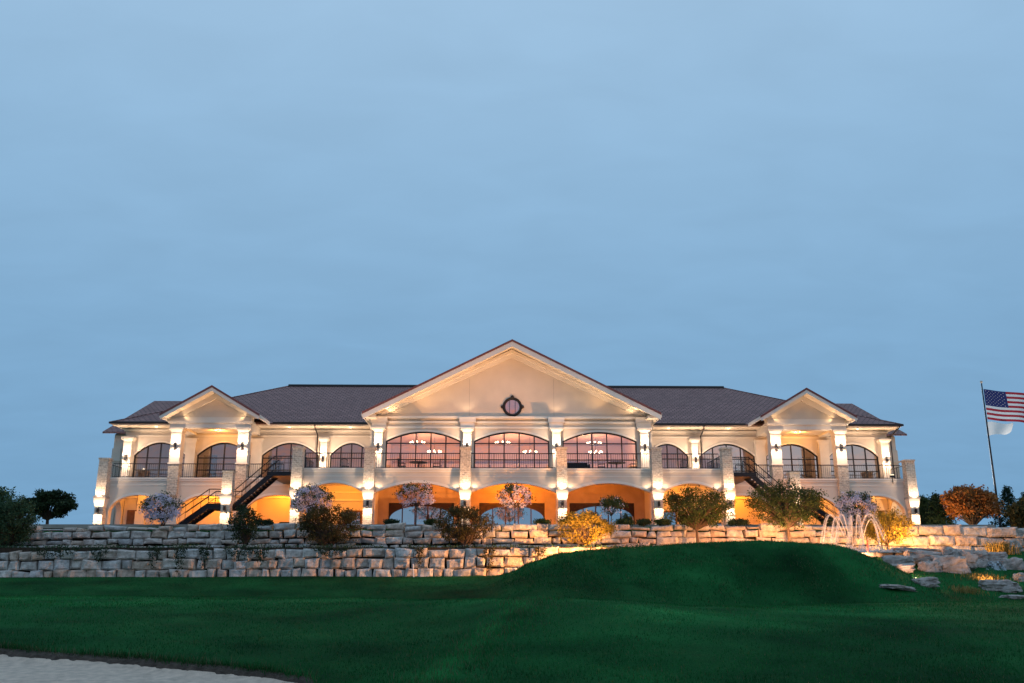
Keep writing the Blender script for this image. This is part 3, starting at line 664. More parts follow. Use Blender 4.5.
# round window in the gable
mb = MB(); c = Vector((0.05, Yc-.06, 12.08)); ring = [c+Vector((.60*math.cos(a), 0, .60*math.sin(a))) for a in [2*math.pi*i/32 for i in range(33)]]
mb.tube(ring, .10, 8, cap=False)
for a in range(4): q = a*math.pi/2; mb.ball(c+Vector((.72*math.cos(q), -.02, .72*math.sin(q))), .12, 8, 5)
for a in (-.2, .2): mb.box(c.x+a-.015, c.x+a+.015, c.y-.02, c.y+.02, c.z-.55, c.z+.55)
o = mb.build('round_window', M['dark'], ROOT)
mb = MB(); mb.add([(c.x+.56*math.cos(2*math.pi*i/32), c.y, c.z+.56*math.sin(2*math.pi*i/32)) for i in range(32)], [tuple(range(32))]); mb.build('pane', M['wglass'], o)
mb = MB(); mb.add([(c.x+.57*math.cos(2*math.pi*i/32), Yc-.012, c.z+.57*math.sin(2*math.pi*i/32)) for i in range(32)], [tuple(range(32))]); mb.build('blind', mat('blind', (.75, .42, .33), .8), o)

# link and wing upper walls
Yw = 69.0
for s in (-1, 1):
    bays = [(9.9, 13.88), (13.88, 18.95), (18.95, 23.75), (23.75, 28.4)]
    mb = MB(); mt = MB()
    for k, (a, b) in enumerate(bays):
        a2, b2 = (a, b) if s > 0 else (-b, -a); i0, i1 = (.42, .42); xa, xb = a2+i0, b2-i1
        pts = arch_pts(xa, xb, 9.25, 10.2); over_arch(mb, pts, 11.42, Yw, Yw+.35)
        mb.box(a2, xa-.001, Yw+.001, Yw+.349, F2, 11.42); mb.box(xb+.001, b2, Yw+.001, Yw+.349, F2, 11.42)
        arch_trim(mt, pts, Yw-.05, Yw-.001, .12)
        window(xa, xb, Yw+.16, 9.25, 10.2, 4, (9.05, 8.15) if k else (9.05,), glass='glass_wing')
    mb.box(min(s*28.4, s*28.75), max(s*28.4, s*28.75), Yw+.002, 88, F2, 11.42)
    mb.build('upper_wall', M['stucco'], ROOT)
    mt.box(min(s*10, s*28.6), max(s*10, s*28.6), Yw-.09, Yw-.055, 10.62, 10.72); mt.box(min(s*10, s*28.8), max(s*10, s*28.8), Yw-.2, Yw-.055, 11.0, 11.15)
    mt.build('moulding', M['trim'], ROOT)
    # main eave soffit and gutter
    mb = MB(); mb.box(min(s*10.2, s*29.2), max(s*10.2, s*29.2), 67.5, 69.0, 11.24, 11.34); mb.box(min(s*28.76, s*29.2), max(s*28.76, s*29.2), 69.0, 72, 11.24, 11.34); mb.build('soffit', M['soffit'], ROOT)
    mb = MB(); mb.box(min(s*10.35, s*17.5), max(s*10.35, s*17.5), 67.33, 67.47, 11.33, 11.47); mb.box(min(s*25, s*29.4), max(s*25, s*29.4), 67.33, 67.47, 11.33, 11.47); mb.build('gutter', M['dark'], ROOT)
    x = s*14.42; mb = MB(); mb.tube([(x, 67.45, 11.3), (x, 67.6, 11.1), (x, 68.8, 10.75), (x, 68.85, 7.3)], .05, 8); mb.build('downspout', M['dark'], ROOT)
mb = MB(); mb.tube([(29.15, 67.45, 11.3), (28.95, 68.2, 10.9), (28.85, 68.6, 10.6), (28.85, 68.6, 7.3)], .05, 8); mb.build('downspout', M['dark'], ROOT)
# pavilion porches
for s in (-1, 1):
    x0, x1 = sorted((s*19.07, s*23.79)); cx = s*21.2
    mb = MB()
    mb.box(x0-.5, x1+.5, 65.45, 66.2, 10.72, 11.05); mb.box(x0-.62, x1+.62, 65.3, 66.2, 11.05, 11.2); mb.box(x0-.5, x1+.5, 65.5, 66.2, 11.2, 11.5)
    for x in (x0, x1): mb.box(x-.35, x+.35, 66.201, 68.95, 10.72, 11.3)
    mb.build('entablature', M['trim'], ROOT)
    mb = MB(); mb.box(x0+.35, x1-.35, 66.2, 68.95, 10.86, 10.98); mb.build('porch_ceiling', M['soffit'], ROOT)
    mb = MB(); h = 2.9; mb.prism([(cx-h, 11.5), (cx+h, 11.5), (cx+.1, 13.12), (cx-.1, 13.12)], 65.6, 66.1); mb.build('gable_wall', M['stucco'], ROOT)
    mb = MB()
    for q in (-1, 1):
        p = [(cx, 13.35), (cx, 12.85), (cx+q*2.35, 11.52), (cx+q*3.2, 11.52)]; mb.prism(p if q > 0 else p[::-1], 65.45, 65.597)
    mb.build('raking_cornice', M['trim'], ROOT)
    ms = MB(); gable_roof(cx, 3.42, 11.5, 13.52, 64.25, 73, .26)
# main roof: low hip, with rear side-gabled block
zE, zR = 11.42, 16.5; EX, EY, RX, RY = 29.35, 67.4, 18.95, 78.5
mb = MB()
A, B_, Cc, D = (-EX, EY, zE), (EX, EY, zE), (EX, 2*RY-EY, zE), (-EX, 2*RY-EY, zE); r0, r1 = (-RX, RY, zR), (RX, RY, zR)
mb.add([A, B_, Cc, D, r0, r1], [(0, 1, 5, 4), (1, 2, 5), (2, 3, 4, 5), (3, 0, 4)]); mb.add([(v[0], v[1], v[2]-.09) for v in (A, B_, Cc, D)], [(3, 2, 1, 0)])
mb.add([A, B_, Cc, D]+[(v[0], v[1], v[2]-.09) for v in (A, B_, Cc, D)], [(0, 4, 5, 1), (1, 5, 6, 2), (2, 6, 7, 3), (3, 7, 4, 0)])
roof = mb.build('roof', M['tile'], ROOT)
mb = MB(); mb.tube([Vector(r0)+Vector((0, 0, .03)), Vector(r1)+Vector((0, 0, .03))], .16, 6)
mb.build('ridge_cap', M['dark'], roof)
for a, b in ((r0, A), (r1, B_)):
    mb = MB(); mb.tube([Vector(a)+Vector((0, 0, .0)), Vector(b)+Vector((0, 0, .0))], .07, 6)
    mb.build('hip_cap', M['tile'], roof)
for s in (-1, 1):
    mb = MB(); x0, x1 = s*22, s*31.6
    e0, e1, g = 71.7, 92.3, 82.0
    v = [(x0, e0, 11.42), (x1, e0, 11.42), (x1, g, 15.85), (x0, g, 15.85), (x1, e1, 11.42), (x0, e1, 11.42)]
    mb.add(v+[(a, b, c_-.14) for a, b, c_ in v], [(0, 1, 2, 3), (3, 2, 4, 5), (9, 8, 7, 6), (11, 10, 8, 9), (0, 6, 7, 1), (1, 7, 8, 2), (2, 8, 10, 4)] if s > 0 else
           [(3, 2, 1, 0), (5, 4, 2, 3), (6, 7, 8, 9), (9, 8, 10, 11), (1, 7, 6, 0), (2, 8, 7, 1), (4, 10, 8, 2)])
    mb.build('roof', M['tile'], ROOT)
mb = MB()
for s in (-1, 1):
    x0, x1 = sorted((s*28.76, s*30.9)); mb.box(x0, x1, 72.4, 91, 3.55, 11.3)
    n0 = len(mb.v); mb.add([(s*30.9, 72.4, 11.3), (s*30.9, 91, 11.3), (s*30.9, 82, 15.6)], [(0, 1, 2) if s > 0 else (2, 1, 0)])
    mb.box(min(s*30.3, s*30.95), max(s*30.3, s*30.95), 72.3, 72.9, 3.6, 10.2); mb.box(min(s*30.2, s*31.05), max(s*30.2, s*31.05), 72.2, 72.9, 9.2, 9.35)
mb.box(-28.7, 28.7, 87.7, 88, 3.55, 11.3)
mb.build('rear_wall', M['stucco'], ROOT)

# interior rooms seen through the glass
mb = MB()
mb.box(-28.3, 28.3, 75.7, 76, F2+.01, 11.0, 0); mb.box(-28.3, 28.3, 69.4, 75.69, 11.02, 11.12, 0)
for s in (-1, 1):
    mb.box(min(s*9.6, s*9.88), max(s*9.6, s*9.88), 69.3, 75.6, F2+.01, 11.0, 0); mb.box(min(s*18.85, s*19.05), max(s*18.85, s*19.05), 69.5, 75.6, F2+.01, 11.0, 0)
mb.box(-9.5, 9.5, 64.8, 69.39, 11.02, 11.12, 0)
for x in (-8.5, -5.5, -1.5, 1.5, 5.5, 8.5): mb.box(x-.06, x+.06, 75.62, 75.69, F2+.3, 9.4, 1)
mb.box(-9.5, 9.5, 75.60, 75.69, 9.5, 9.7, 1)
mb.build('interior_wall', [M['wall_in'], M['wood']], ROOT)
mb = MB(); mb.box(-28.3, 28.3, 69.45, 75.6, F2+.002, F2+.012); mb.box(-9.4, 9.4, 64.9, 69.44, F2+.002, F2+.012); mb.build('carpet', M['carpet'], ROOT)
for s in (-1, 1):   # warm timber door leaves standing inside the wing windows
    mb = MB()
    for x in (17.3, 22.1): mb.box(min(s*(x-.1), s*(x+.9)), max(s*(x-.1), s*(x+.9)), 69.6, 69.7, F2+.02, 9.3)
    mb.build('door', M['wood'], ROOT)
# lower centre: recessed glazed front under each arch
for a, b in cb:
    mb = MB(); y = 63.9
    mb.box(a, a+.85, y, y+.4, 3.55, 6.62, 0); mb.box(b-.85, b, y, y+.4, 3.55, 6.62, 0); mb.box(a+.85, b-.85, y+.02, y+.38, 5.32, 6.62, 1)
    mb.box(a+.85, b-.85, y-.02, y+.015, 5.95, 6.02, 0)
    mb.build('lower_wall', [M['woodlt'], M['woodlt']], ROOT)
    mb = MB(); xa, xb = a+.87, b-.87; ga, gb = xa+.05, xb-.05
    pts = ell_pts(ga, gb, 4.25, 5.12); over_arch(mb, pts, 5.32, y+.06, y+.16)
    mb.box(xa, ga-.001, y+.06, y+.16, 3.55, 5.32); mb.box(gb+.001, xb, y+.06, y+.16, 3.55, 5.32)
    for i in range(1, 5): x = lerp(ga, gb, i/5); mb.box(x-.035, x+.035, y+.07, y+.15, 3.55, 5.1)
    o = mb.build('window', M['wooddk'], ROOT)
    mb = MB(); mb.quad((ga, y+.11, 3.6), (gb, y+.11, 3.6), (gb, y+.11, 5.2), (ga, y+.11, 5.2)); mb.build('pane', M['glass_low'], o)
mb = MB(); mb.box(-9.2, 9.2, 67.5, 67.7, 3.55, 6.6); mb.build('interior_wall', M['wall_in'], ROOT)
for x in (-9.28, 9.28): mb = MB(); mb.box(x-.12, x+.12, 60.6, 65.2, 3.55, 6.6); mb.build('partition', M['stucco'], ROOT)

# balcony railings
def railing(pts, name='railing', h=1.0, sp=.145, parent=ROOT, mid=False, post=True):
    mb = MB()
    for a, b in zip(pts, pts[1:]):
        a, b = Vector(a), Vector(b); up = Vector((0, 0, h)); ln = (b-a).length
        mb.tube([a+up, b+up], .032, 4); mb.tube([a+Vector((0, 0, .08)), b+Vector((0, 0, .08))], .022, 4)
        if mid: mb.tube([a+Vector((0, 0, h*.55)), b+Vector((0, 0, h*.55))], .018, 4)
        n = max(2, int(ln/sp))
        for i in range(n+1):
            p = a.lerp(b, i/n); big = post and i % 10 == 0
            mb.tube([p, p+up], .022 if big else .0095, 4, cap=False)
    return mb.build(name, M['black'], parent)
cols3 = [-13.88, -9.28, -3.11, 3.11, 9.28, 13.88]
for a, b in zip(cols3, cols3[1:]): railing([(a+.36, 60.2, LED), (b-.36, 60.2, LED)])
for s in (-1, 1):
    for a, b in ((19.07, 23.79), (23.79, 28.54)): railing([(s*(a+.4), 66.0, LED), (s*(b-.35), 66.0, LED)])
    railing([(s*28.54, 65.9, LED), (s*28.54, 68.4, LED)]); railing([(s*16.2, 66.0, LED), (s*18.65, 66.0, LED)])
    railing([(s*13.9, 60.7, LED), (s*13.9, 65.0, LED)])

# outside stairs
for s in (-1, 1):
    mb = MB(); y0, y1 = 60.75, 62.35
    top, l0, l1, bot = (15.7, 7.08), (18.05, 4.95), (19.75, 4.95), (21.65, 3.56)
    for y in (y0, y1-.08):
        for (xa, za), (xb, zb) in ((top, l0), (l0, l1), (l1, bot)):
            p = [(s*xa, za+.06), (s*xa, za-.30), (s*xb, zb-.30), (s*xb, zb+.06)]; mb.prism(p if s > 0 else p[::-1], y, y+.08)
    mb.box(min(s*18.05, s*19.75), max(s*18.05, s*19.75), y0+.08, y1-.08, 4.85, 4.95)
    st = mb.build('staircase', M['black'], ROOT)
    mb = MB()
    for (xa, za), (xb, zb), n in ((top, l0, 12), (l1, bot, 8)):
        for i in range(n):
            t = (i+.5)/n; x, z = lerp(xa, xb, t), lerp(za, zb, t); mb.box(min(s*(x-.15), s*(x+.15)), max(s*(x-.15), s*(x+.15)), y0+.09, y1-.09, z-.03, z+.02)
    mb.build('tread', M['dark'], st)
    mb = MB(); mb.box(min(s*14.2, s*16.1), max(s*14.2, s*16.1), 60.7, 66.3, 6.80, 7.08); mb.build('landing', M['black'], st)
    for y in (y0+.04, y1-.04):
        railing([(s*x, y, z+.03) for x, z in (top, l0, l1, bot)], 'stair_railing', .95, .55, st, True)
    railing([(s*14.5, 60.74, 7.1), (s*15.7, 60.74, 7.1)], 'stair_railing', .98, .2, st, True)

# ---- building lamps
ORANGE = (1, .27, .016)
def downlight(x, y, z, W, col, name='downlight', ang=150, size=.05):
    mb = MB(); mb.tube([(0, 0, -.03), (0, 0, .012)], .10, 12); o = mb.build(name, emis('downlight_lens', col, 3), ROOT); o.location = (x, y, z-.02); adopt(o, ROOT)
    point((x, y, z-.22), W, col, size)
for s in (-1, 1):  # added uplights on pier tops, no fixtures, to brighten gable and wing ends
    for x in GX[:2]: spot((s*x, 59.75, 8.6), (s*x*.9, 63.2, 13), 190, 88, (1, .70, .52), .1)
    spot((s*28.54, 65.6, 8.6), (s*28.2, 68, 10.6), 30, 100, (1, .74, .46), .1)
for s in (-1, 1):      # concealed strip under the raking eaves
    for x in (1.2, 2.8, 4.4, 6.0, 7.6, 9.0):
        zr = ZA-SL*x; spot((s*x, 63.72, max(11.42, zr-2.6)), (s*x*.98, 62.95, zr), 34, 84, (1, .56, .25), .1)
    for q in (-2.6, -1.5, -.5, .5, 1.5, 2.6): spot((s*21.2+q, 65.22, 11.26), (s*21.2+q*.98, 64.75, 13.2-abs(q)*.5), 9, 100, (1, .56, .26), .05)
for a, b in cb: downlight((a+b)/2, 61.6, 6.6, 110 if a < -4 else 800 if a < 0 else 90, ORANGE)
for s in (-1, 1):
    downlight(s*11.6, 62.4, 6.6, 430, (1, .32, .022))
    downlight(s*16.5, 67.6, 6.6, 340, ORANGE); downlight(s*21.4, 67.6, 6.6, 320, (1, .31, .022)); downlight(s*26.2, 67.6, 6.6, 120, (1, .35, .04))
    point((s*20.2, 63.8, 5.9), 110, (1, .32, .025), .05)
    downlight(s*21.4, 67.4, 10.85, 150, (1, .42, .10)); 
    for x in (11.9, 16.4): downlight(s*x, 68.1, 11.24, 6, WARM); spot((s*x, 66.9, 7.35), (s*x, 68.9, 10.6), 480, 130, WARM, .1)
    downlight(s*26.2, 68.1, 11.24, 6, WARM); spot((s*26.2, 66.9, 7.35), (s*26.2, 68.9, 10.6), 430, 130, WARM, .1)
    # up-lights on the cornice of the gable and eave corners
    spot((s*8.6, 63.75, 11.5), (s*7.6, 64.2, 14), 30, 140, (1, .62, .32)); spot((s*3.11, 63.75, 11.5), (s*3.4, 64.2, 14.5), 24, 120, (1, .66, .38))
    spot((s*9.75, 63.0, 11.30), (s*8.0, 63.2, 13.5), 7, 150, (1, .55, .22)); spot((s*6.4, 63.5, 11.5), (s*5.2, 63.2, 15), 50, 130, (1, .55, .22)); 
    spot((s*(21.2-2.2), 65.2, 11.35), (s*21.0, 65.4, 13), 16, 150, (1, .62, .3)); spot((s*(21.2+2.2), 65.2, 11.35), (s*21.4, 65.4, 13), 16, 150, (1, .62, .3))
    for x in (6.2, 0.01): point((s*x, 70.5, 8.9), 680 if x > 1 else 340, (1, .46, .24), .05, 'room_glow')
    point((s*11.7, 72, 9.0), 150, (1, .5, .25), .05, 'room_glow'); point((s*16.4, 72, 9.0), 60, (1, .45, .2), .05, 'room_glow'); point((s*21.3, 72.5, 9.0), 90, (1, .45, .18), .05, 'room_glow'); point((s*26, 72.5, 9.0), 10, (1, .6, .4), .05, 'room_glow')
point((0, 66, 4.8), 5, (1, .6, .4), .2, 'room_glow')

# ------------------------------------------------------------------ chandeliers, furniture
def chandelier(loc, label, drop):
    t = thing('chandelier', label, 'chandelier', loc, 'chandeliers in the upper rooms')
    x, y, z = loc; mb = MB(); mb.tube([(x, y, z+drop), (x, y, z)], .015, 5); mb.ball((x, y, z), .07, 8, 5)
    for k in range(8):
        a = k*math.pi/4; mb.tube([(x, y, z), (x+.25*math.cos(a), y+.25*math.sin(a), z-.08), (x+.5*math.cos(a), y+.5*math.sin(a), z+.06)], .012, 4)
    mb.build('arms', M['dark'], t)
    mb = MB()
    for k in range(8): a = k*math.pi/4; mb.ball((x+.5*math.cos(a), y+.5*math.sin(a), z+.11), .05, 6, 5, sq=1.2)
    mb.build('bulb', M['bulb'], t)
for bx, nm in ((-6.2, 'left-hand'), (0, 'middle'), (6.2, 'right-hand')):
    chandelier((bx-.6 if bx < 1 else bx-.1, 66.9, 9.82), 'front chandelier glowing behind the %s arched window under the big gable' % nm, 1.2)
    chandelier((bx+(.4 if bx < 1 else .5)*(1 if bx else 4), 71.2, 9.75), 'rear chandelier seen deeper behind the %s arched window under the big gable' % nm, 1.25)
def table(x, y, label):
    t = thing('patio_table', label, 'table', (x, y, F2)); mb = MB(); mb.tube([(x, y, F2+.70), (x, y, F2+.74)], .62, 20); mb.build('table_top', M['black'], t)
    mb = MB(); mb.tube([(x, y, F2+.03), (x, y, F2+.70)], .04, 8); mb.tube([(x, y, F2), (x, y, F2+.03)], .30, 12); mb.build('pedestal', M['black'], t)
chair_proto = None
def chair(x, y, rz, label):
    global chair_proto
    if chair_proto is None:
        t = thing('patio_chair', label, 'chair', (0, 0, 0), 'dark patio chairs on the balcony')
        mb = MB(); mb.box(-.24, .24, -.24, .24, .42, .46); mb.build('seat', M['black'], t)
        mb = MB()
        for i in range(6): mb.box(-.22+.08*i-.012, -.22+.08*i+.022, .22, .245, .46, .92)
        mb.tube([(-.25, .24, .92), (0, .27, .98), (.25, .24, .92)], .022, 6); mb.build('backrest', M['black'], t)
        for sx_ in (-1, 1):
            mb = MB(); mb.tube([(sx_*.23, -.22, .66), (sx_*.23, .23, .66)], .018, 6); mb.build('armrest', M['black'], t)
            for sy in (-1, 1): mb = MB(); mb.tube([(sx_*.23, sy*.22, 0), (sx_*.22, sy*.21, .66 if sy < 0 else .44)], .016, 6); mb.build('leg', M['black'], t)
        chair_proto = t
    else: t = clone(chair_proto, (0, 0, 0)); tag(t, label)
    t.location = (x, y, F2); t.rotation_euler = (0, 0, rz)
table(-6.3, 61.8, 'dark round patio table on the balcony behind the railing left of centre')
chair(-7.4, 61.7, R(80), 'dark patio chair on the left side of the left balcony table'); chair(-5.1, 61.8, R(-80), 'dark patio chair on the right side of the left balcony table')
chair(-6.2, 62.9, 0, 'dark patio chair behind the left balcony table')
table(7.0, 61.8, 'dark round patio table on the balcony behind the railing right of centre')
chair(6.0, 61.9, R(85), 'dark patio chair on the left side of the right balcony table'); chair(8.1, 61.8, R(-85), 'dark patio chair on the right side of the right balcony table')
chair(-11.2, 61.8, R(20), 'dark patio chair alone on the balcony left of the big gable'); chair(11.6, 62, R(-20), 'dark patio chair alone on the balcony right of the big gable')
t = thing('patio_sofa', 'low dark sofa on the balcony at the left end of the right gable bay', 'sofa', (4.4, 62, F2))
mb = MB(); mb.box(3.7, 5.1, 61.7, 62.4, F2+.15, F2+.42); mb.build('seat', M['black'], t)
mb = MB(); mb.box(3.7, 5.1, 62.4, 62.55, F2+.15, F2+.80); mb.build('backrest', M['black'], t)
for x in (3.6, 5.1): mb = MB(); mb.box(x, x+.1, 61.7, 62.5, F2, F2+.62); mb.build('armrest', M['black'], t)

# ------------------------------------------------------------------ planting
LEAF = dict(
    dark=leafmat('leaf_dark', [(.016, .036, .019), (.029, .056, .026), (.045, .070, .030)]),
    mid=leafmat('leaf_mid', [(.026, .068, .036), (.046, .095, .046), (.068, .115, .054)]),
    burgundy=leafmat('leaf_bronze', [(.045, .044, .018), (.075, .066, .024), (.105, .078, .030), (.065, .078, .026)]),
    green=leafmat('leaf_green', [(.030, .060, .022), (.050, .085, .028), (.075, .105, .034)]),
    golden=leafmat('leaf_golden', [(.16, .14, .025), (.24, .19, .03), (.30, .22, .04)]),
    maple=leafmat('leaf_maple', [(.32, .115, .03), (.42, .17, .045), (.24, .11, .04)]),
    conifer=leafmat('needle', [(.010, .028, .016), (.016, .040, .022), (.024, .050, .026)]),
    lilac=leafmat('petal', [(.72, .68, .84), (.82, .80, .90), (.60, .54, .72), (.78, .72, .80)], .12),
    straw=leafmat('dry_blade', [(.22, .17, .05), (.28, .22, .07), (.14, .13, .04)]),
    ivy=leafmat('trailing_leaf', [(.014, .034, .018), (.022, .048, .024), (.035, .06, .026)]),
)
def gs(r, s): return max(-1.55*s, min(1.55*s, r.gauss(0, s)))
def leaf(mb, c, size, r, flat=0, mi=0):
    n = Vector((r.gauss(0, 1), r.gauss(0, 1), r.gauss(0, 1)+flat)).normalized(); a = n.orthogonal().normalized(); b = n.cross(a)
    q = r.uniform(0, 6.28); a, b = a*math.cos(q)+b*math.sin(q), b*math.cos(q)-a*math.sin(q); s = size*r.uniform(.7, 1.3)
    mb.add([c-a*s, c+b*s*.45+n*s*.12, c+a*s, c-b*s*.45+n*s*.12], [(0, 1, 2, 3)], mi)
def crown_pts(r, c, rx, ry, rz, n, hollow=.45, low=-1.0):
    out = []
    while len(out) < n:
        v = Vector((r.gauss(0, 1), r.gauss(0, 1), r.gauss(0, 1))).normalized()
        if v.z < low: continue
        k = r.uniform(hollow, 1.0)**.6*(1+.42*noise.noise(v*2.6+Vector((c.x, c.y, c.z))))
        out.append(Vector((c.x+v.x*rx*k, c.y+v.y*ry*k, c.z+v.z*rz*k)))
    return out
def tree(name, label, cat, base, trunk_h, c, rx, ry, rz, nclump, per, clump, size, lm, seed, trunk_r=.06, stems=1, low=-1., flat=0, group=None, bloom=0, spikes=0):
    """trunk with limbs to every foliage clump; crown of separate leaves"""
    r = random.Random(seed); base = Vector(base); c = Vector(c)
    t = thing(name, label, cat, base, group)
    cl = crown_pts(r, c, rx, ry, rz, nclump, low=low)
    for _ in range(spikes):
        v = Vector((r.gauss(0, 1), r.gauss(0, .6), abs(r.gauss(0, .9)))).normalized(); p0 = c+Vector((v.x*rx, v.y*ry, v.z*rz))*.8
        for q in (.92, 1.04, 1.14): cl.append(p0+Vector((v.x*rx, v.y*ry, v.z*rz))*(q-.8))
    mb = MB()
    for k in range(stems):
        o = Vector((r.uniform(-1, 1), r.uniform(-1, 1), 0))*(.0 if stems == 1 else trunk_r*2.5)
        fork = base.lerp(c, .0)+Vector(((c.x-base.x)*.3, (c.y-base.y)*.3, trunk_h))+o*2
        mid = base+o+(fork-base-o)*.5+Vector((r.uniform(-.04, .04), 0, 0))
        mb.tube([base+o-Vector((0, 0, .1)), mid, fork, fork.lerp(c, .6)], [trunk_r*1.25, trunk_r, trunk_r*.85, trunk_r*.4], 7)
        for p in cl[k::stems]:
            if r.random() < .92: mb.tube([fork, fork.lerp(p, .5)+Vector((0, 0, .06*(p-fork).length)), p], [trunk_r*.45, trunk_r*.25, trunk_r*.08], 4, cap=False)
    mb.build('trunk', M['bark'], t)
    mb = MB()
    for p in cl:
        cs = clump*r.uniform(.6, 1.25)
        for _ in range(per): leaf(mb, p+Vector((gs(r, cs), gs(r, cs), gs(r, cs*.75))), size, r, flat)
    mb.build('crown', LEAF[lm], t)
    if bloom:
        mb = MB()
        for p in crown_pts(r, c, rx*1.05, ry*1.05, rz*1.05, bloom, .75, low):
            hs = r.uniform(.10, .17)
            for _ in range(22):
                v = Vector((r.gauss(0, 1), r.gauss(0, 1), r.gauss(0, 1))).normalized(); leaf(mb, p+v*hs*1.2, .058, r)
        mb.build('blossoms', LEAF['lilac'], t)
    return t
TZ = 3.42
def terr(px, Y): p = at(px, 500, Y); return (p.x, Y, TZ if Y > 56.3 else 1.97)
def shrub(name, label, cat, px, Y, py_top, py_bot, half_px, lm, seed, **k):
    b = terr(px, Y); zt, zb = at(px, py_top, Y).z, at(px, py_bot, Y).z; hx = abs(at(px+half_px, 500, Y).x-b[0])
    c = (b[0], Y, (zt+zb)/2); rz = (zt-zb)/2
    d = dict(nclump=60, per=40, clump=.20, size=.065, trunk_r=.05, stems=3, low=-.9, spikes=14); d.update(k)
    return tree(name, label, cat, b, max(.12, (zb-b[2])*1.0+.05), c, hx*.88, min(hx, 1.1)*.9, rz*.9, d.pop('nclump'), d.pop('per'), d.pop('clump'), d.pop('size'), LEAF and lm, seed, **d)
HG = 'lilac flowering plants along the terrace'
shrub('hydrangea', 'broad round lilac flowering bush below the left stairs', 'flowering bush', 163, 58.0, 495, 523, 19, 'green', 101, bloom=150, nclump=30, per=24, group=HG)
shrub('hydrangea', 'tall lilac flowering standard left of the stone pier beside the dark shrub', 'flowering bush', 312, 58.0, 486, 515, 19, 'green', 102, bloom=130, nclump=26, per=22, group=HG, trunk_r=.04)
shrub('hydrangea', 'lilac flowering standard on twin thin stems in front of the left glazed arch', 'flowering bush', 416, 57.6, 485, 508, 19, 'green', 103, bloom=62, nclump=10, per=16, group=HG, stems=2, trunk_r=.028)
shrub('hydrangea', 'lilac flowering standard on a thin stem in front of the middle glazed arch', 'flowering bush', 515, 57.6, 486, 509, 16, 'green', 104, bloom=72, nclump=11, per=16, group=HG, stems=1, trunk_r=.03)
shrub('hydrangea', 'sparse young lilac standard with few leaves in front of the right glazed arch', 'flowering bush', 611, 57.6, 498, 517, 13, 'green', 105, bloom=12, nclump=9, per=26, group=HG, stems=1, trunk_r=.025)
shrub('hydrangea', 'lilac flowering bush behind the fountain jets', 'flowering bush', 855, 58.0, 493, 524, 19, 'green', 106, bloom=135, nclump=30, per=22, group=HG)
LZ = 54.6
shrub('shrub', 'narrow dark shrub on the ledge in front of the left stair pier', 'shrub', 247, LZ, 506, 545, 15, 'dark', 111, nclump=70, spikes=6)
shrub('shrub', 'widest dark bronze shrub on the ledge below the lilac standard', 'shrub', 330, LZ, 507, 548, 29, 'burgundy', 112, nclump=110, per=40, spikes=26)
shrub('shrub', 'olive brown shrub on the ledge between the left and middle glazed arches', 'shrub', 465, LZ, 508, 546, 28, 'burgundy', 113, nclump=90, per=36, spikes=24)
shrub('shrub', 'golden floodlit shrub on the ledge right of the middle arch', 'shrub', 584, LZ, 514, 548, 28, 'golden', 114, nclump=95, per=36, size=.06, spikes=26)
def ledge_tree(label, px, py_top, py_bot, half, seed, n, **k):
    return shrub('small_tree', label, 'tree', px, LZ, py_top, py_bot, half, 'green', seed, nclump=n, per=46, stems=1, trunk_r=.085, spikes=16, clump=.22, **k)
ledge_tree('small spreading green tree on the ledge right of the gable', 695, 489, 531, 34, 115, 130)
ledge_tree('taller small green tree on the ledge in front of the right stairs', 786, 484, 529, 38, 116, 170)
shrub('shrub', 'golden green shrub at the right of the fountain jets', 'shrub', 884, 55.2, 510, 545, 23, 'golden', 117, nclump=110, per=40, spikes=6)
shrub('shrub', 'dense upright green shrub at the left edge in front of the wall', 'shrub', 12, 54.6, 497, 552, 26, 'mid', 118, nclump=210, per=46, spikes=18)
def far_tree(name, label, px, Y, py_top, py_bot, half, lm, seed, n, cone=False, **k):
    b = Vector((at(px, 500, Y).x, Y, 3.4)); zt, zb = at(px, py_top, Y).z, at(px, py_bot, Y).z; hx = at(px+half, 500, Y).x-b.x
    return tree(name, label, 'tree', b, max(.3, zb-3.4+.2), (b.x, Y, (zt+zb)/2), hx*.85, hx*.8, (zt-zb)/2*.9, n, k.get('per', 46), k.get('clump', .34), k.get('size', .13), lm, seed, trunk_r=k.get('tr', .12), low=k.get('low', -.75), spikes=k.get('spikes', 12))
far_tree('spreading_tree', 'dark spreading tree with a short trunk on the skyline at left', 50, 72, 492, 523, 24, 'dark', 121, 70, clump=.20, spikes=22, tr=.13, low=-.5)
far_tree('spreading_tree', 'green tree crown cropped by the left edge behind the wall', -2, 66, 492, 530, 16, 'mid', 122, 70)
far_tree('maple_tree', 'rust orange maple left of the flagpole', 970, 68, 488, 530, 24, 'maple', 123, 120, clump=.28, spikes=26, low=-.3)
far_tree('spreading_tree', 'pale green tree between the clubhouse end and the dark conifer', 922, 74, 499, 530, 11, 'green', 124, 50)
far_tree('spreading_tree', 'brownish tree cropped by the right edge below the flag', 1024, 66, 502, 532, 13, 'burgundy', 125, 50)
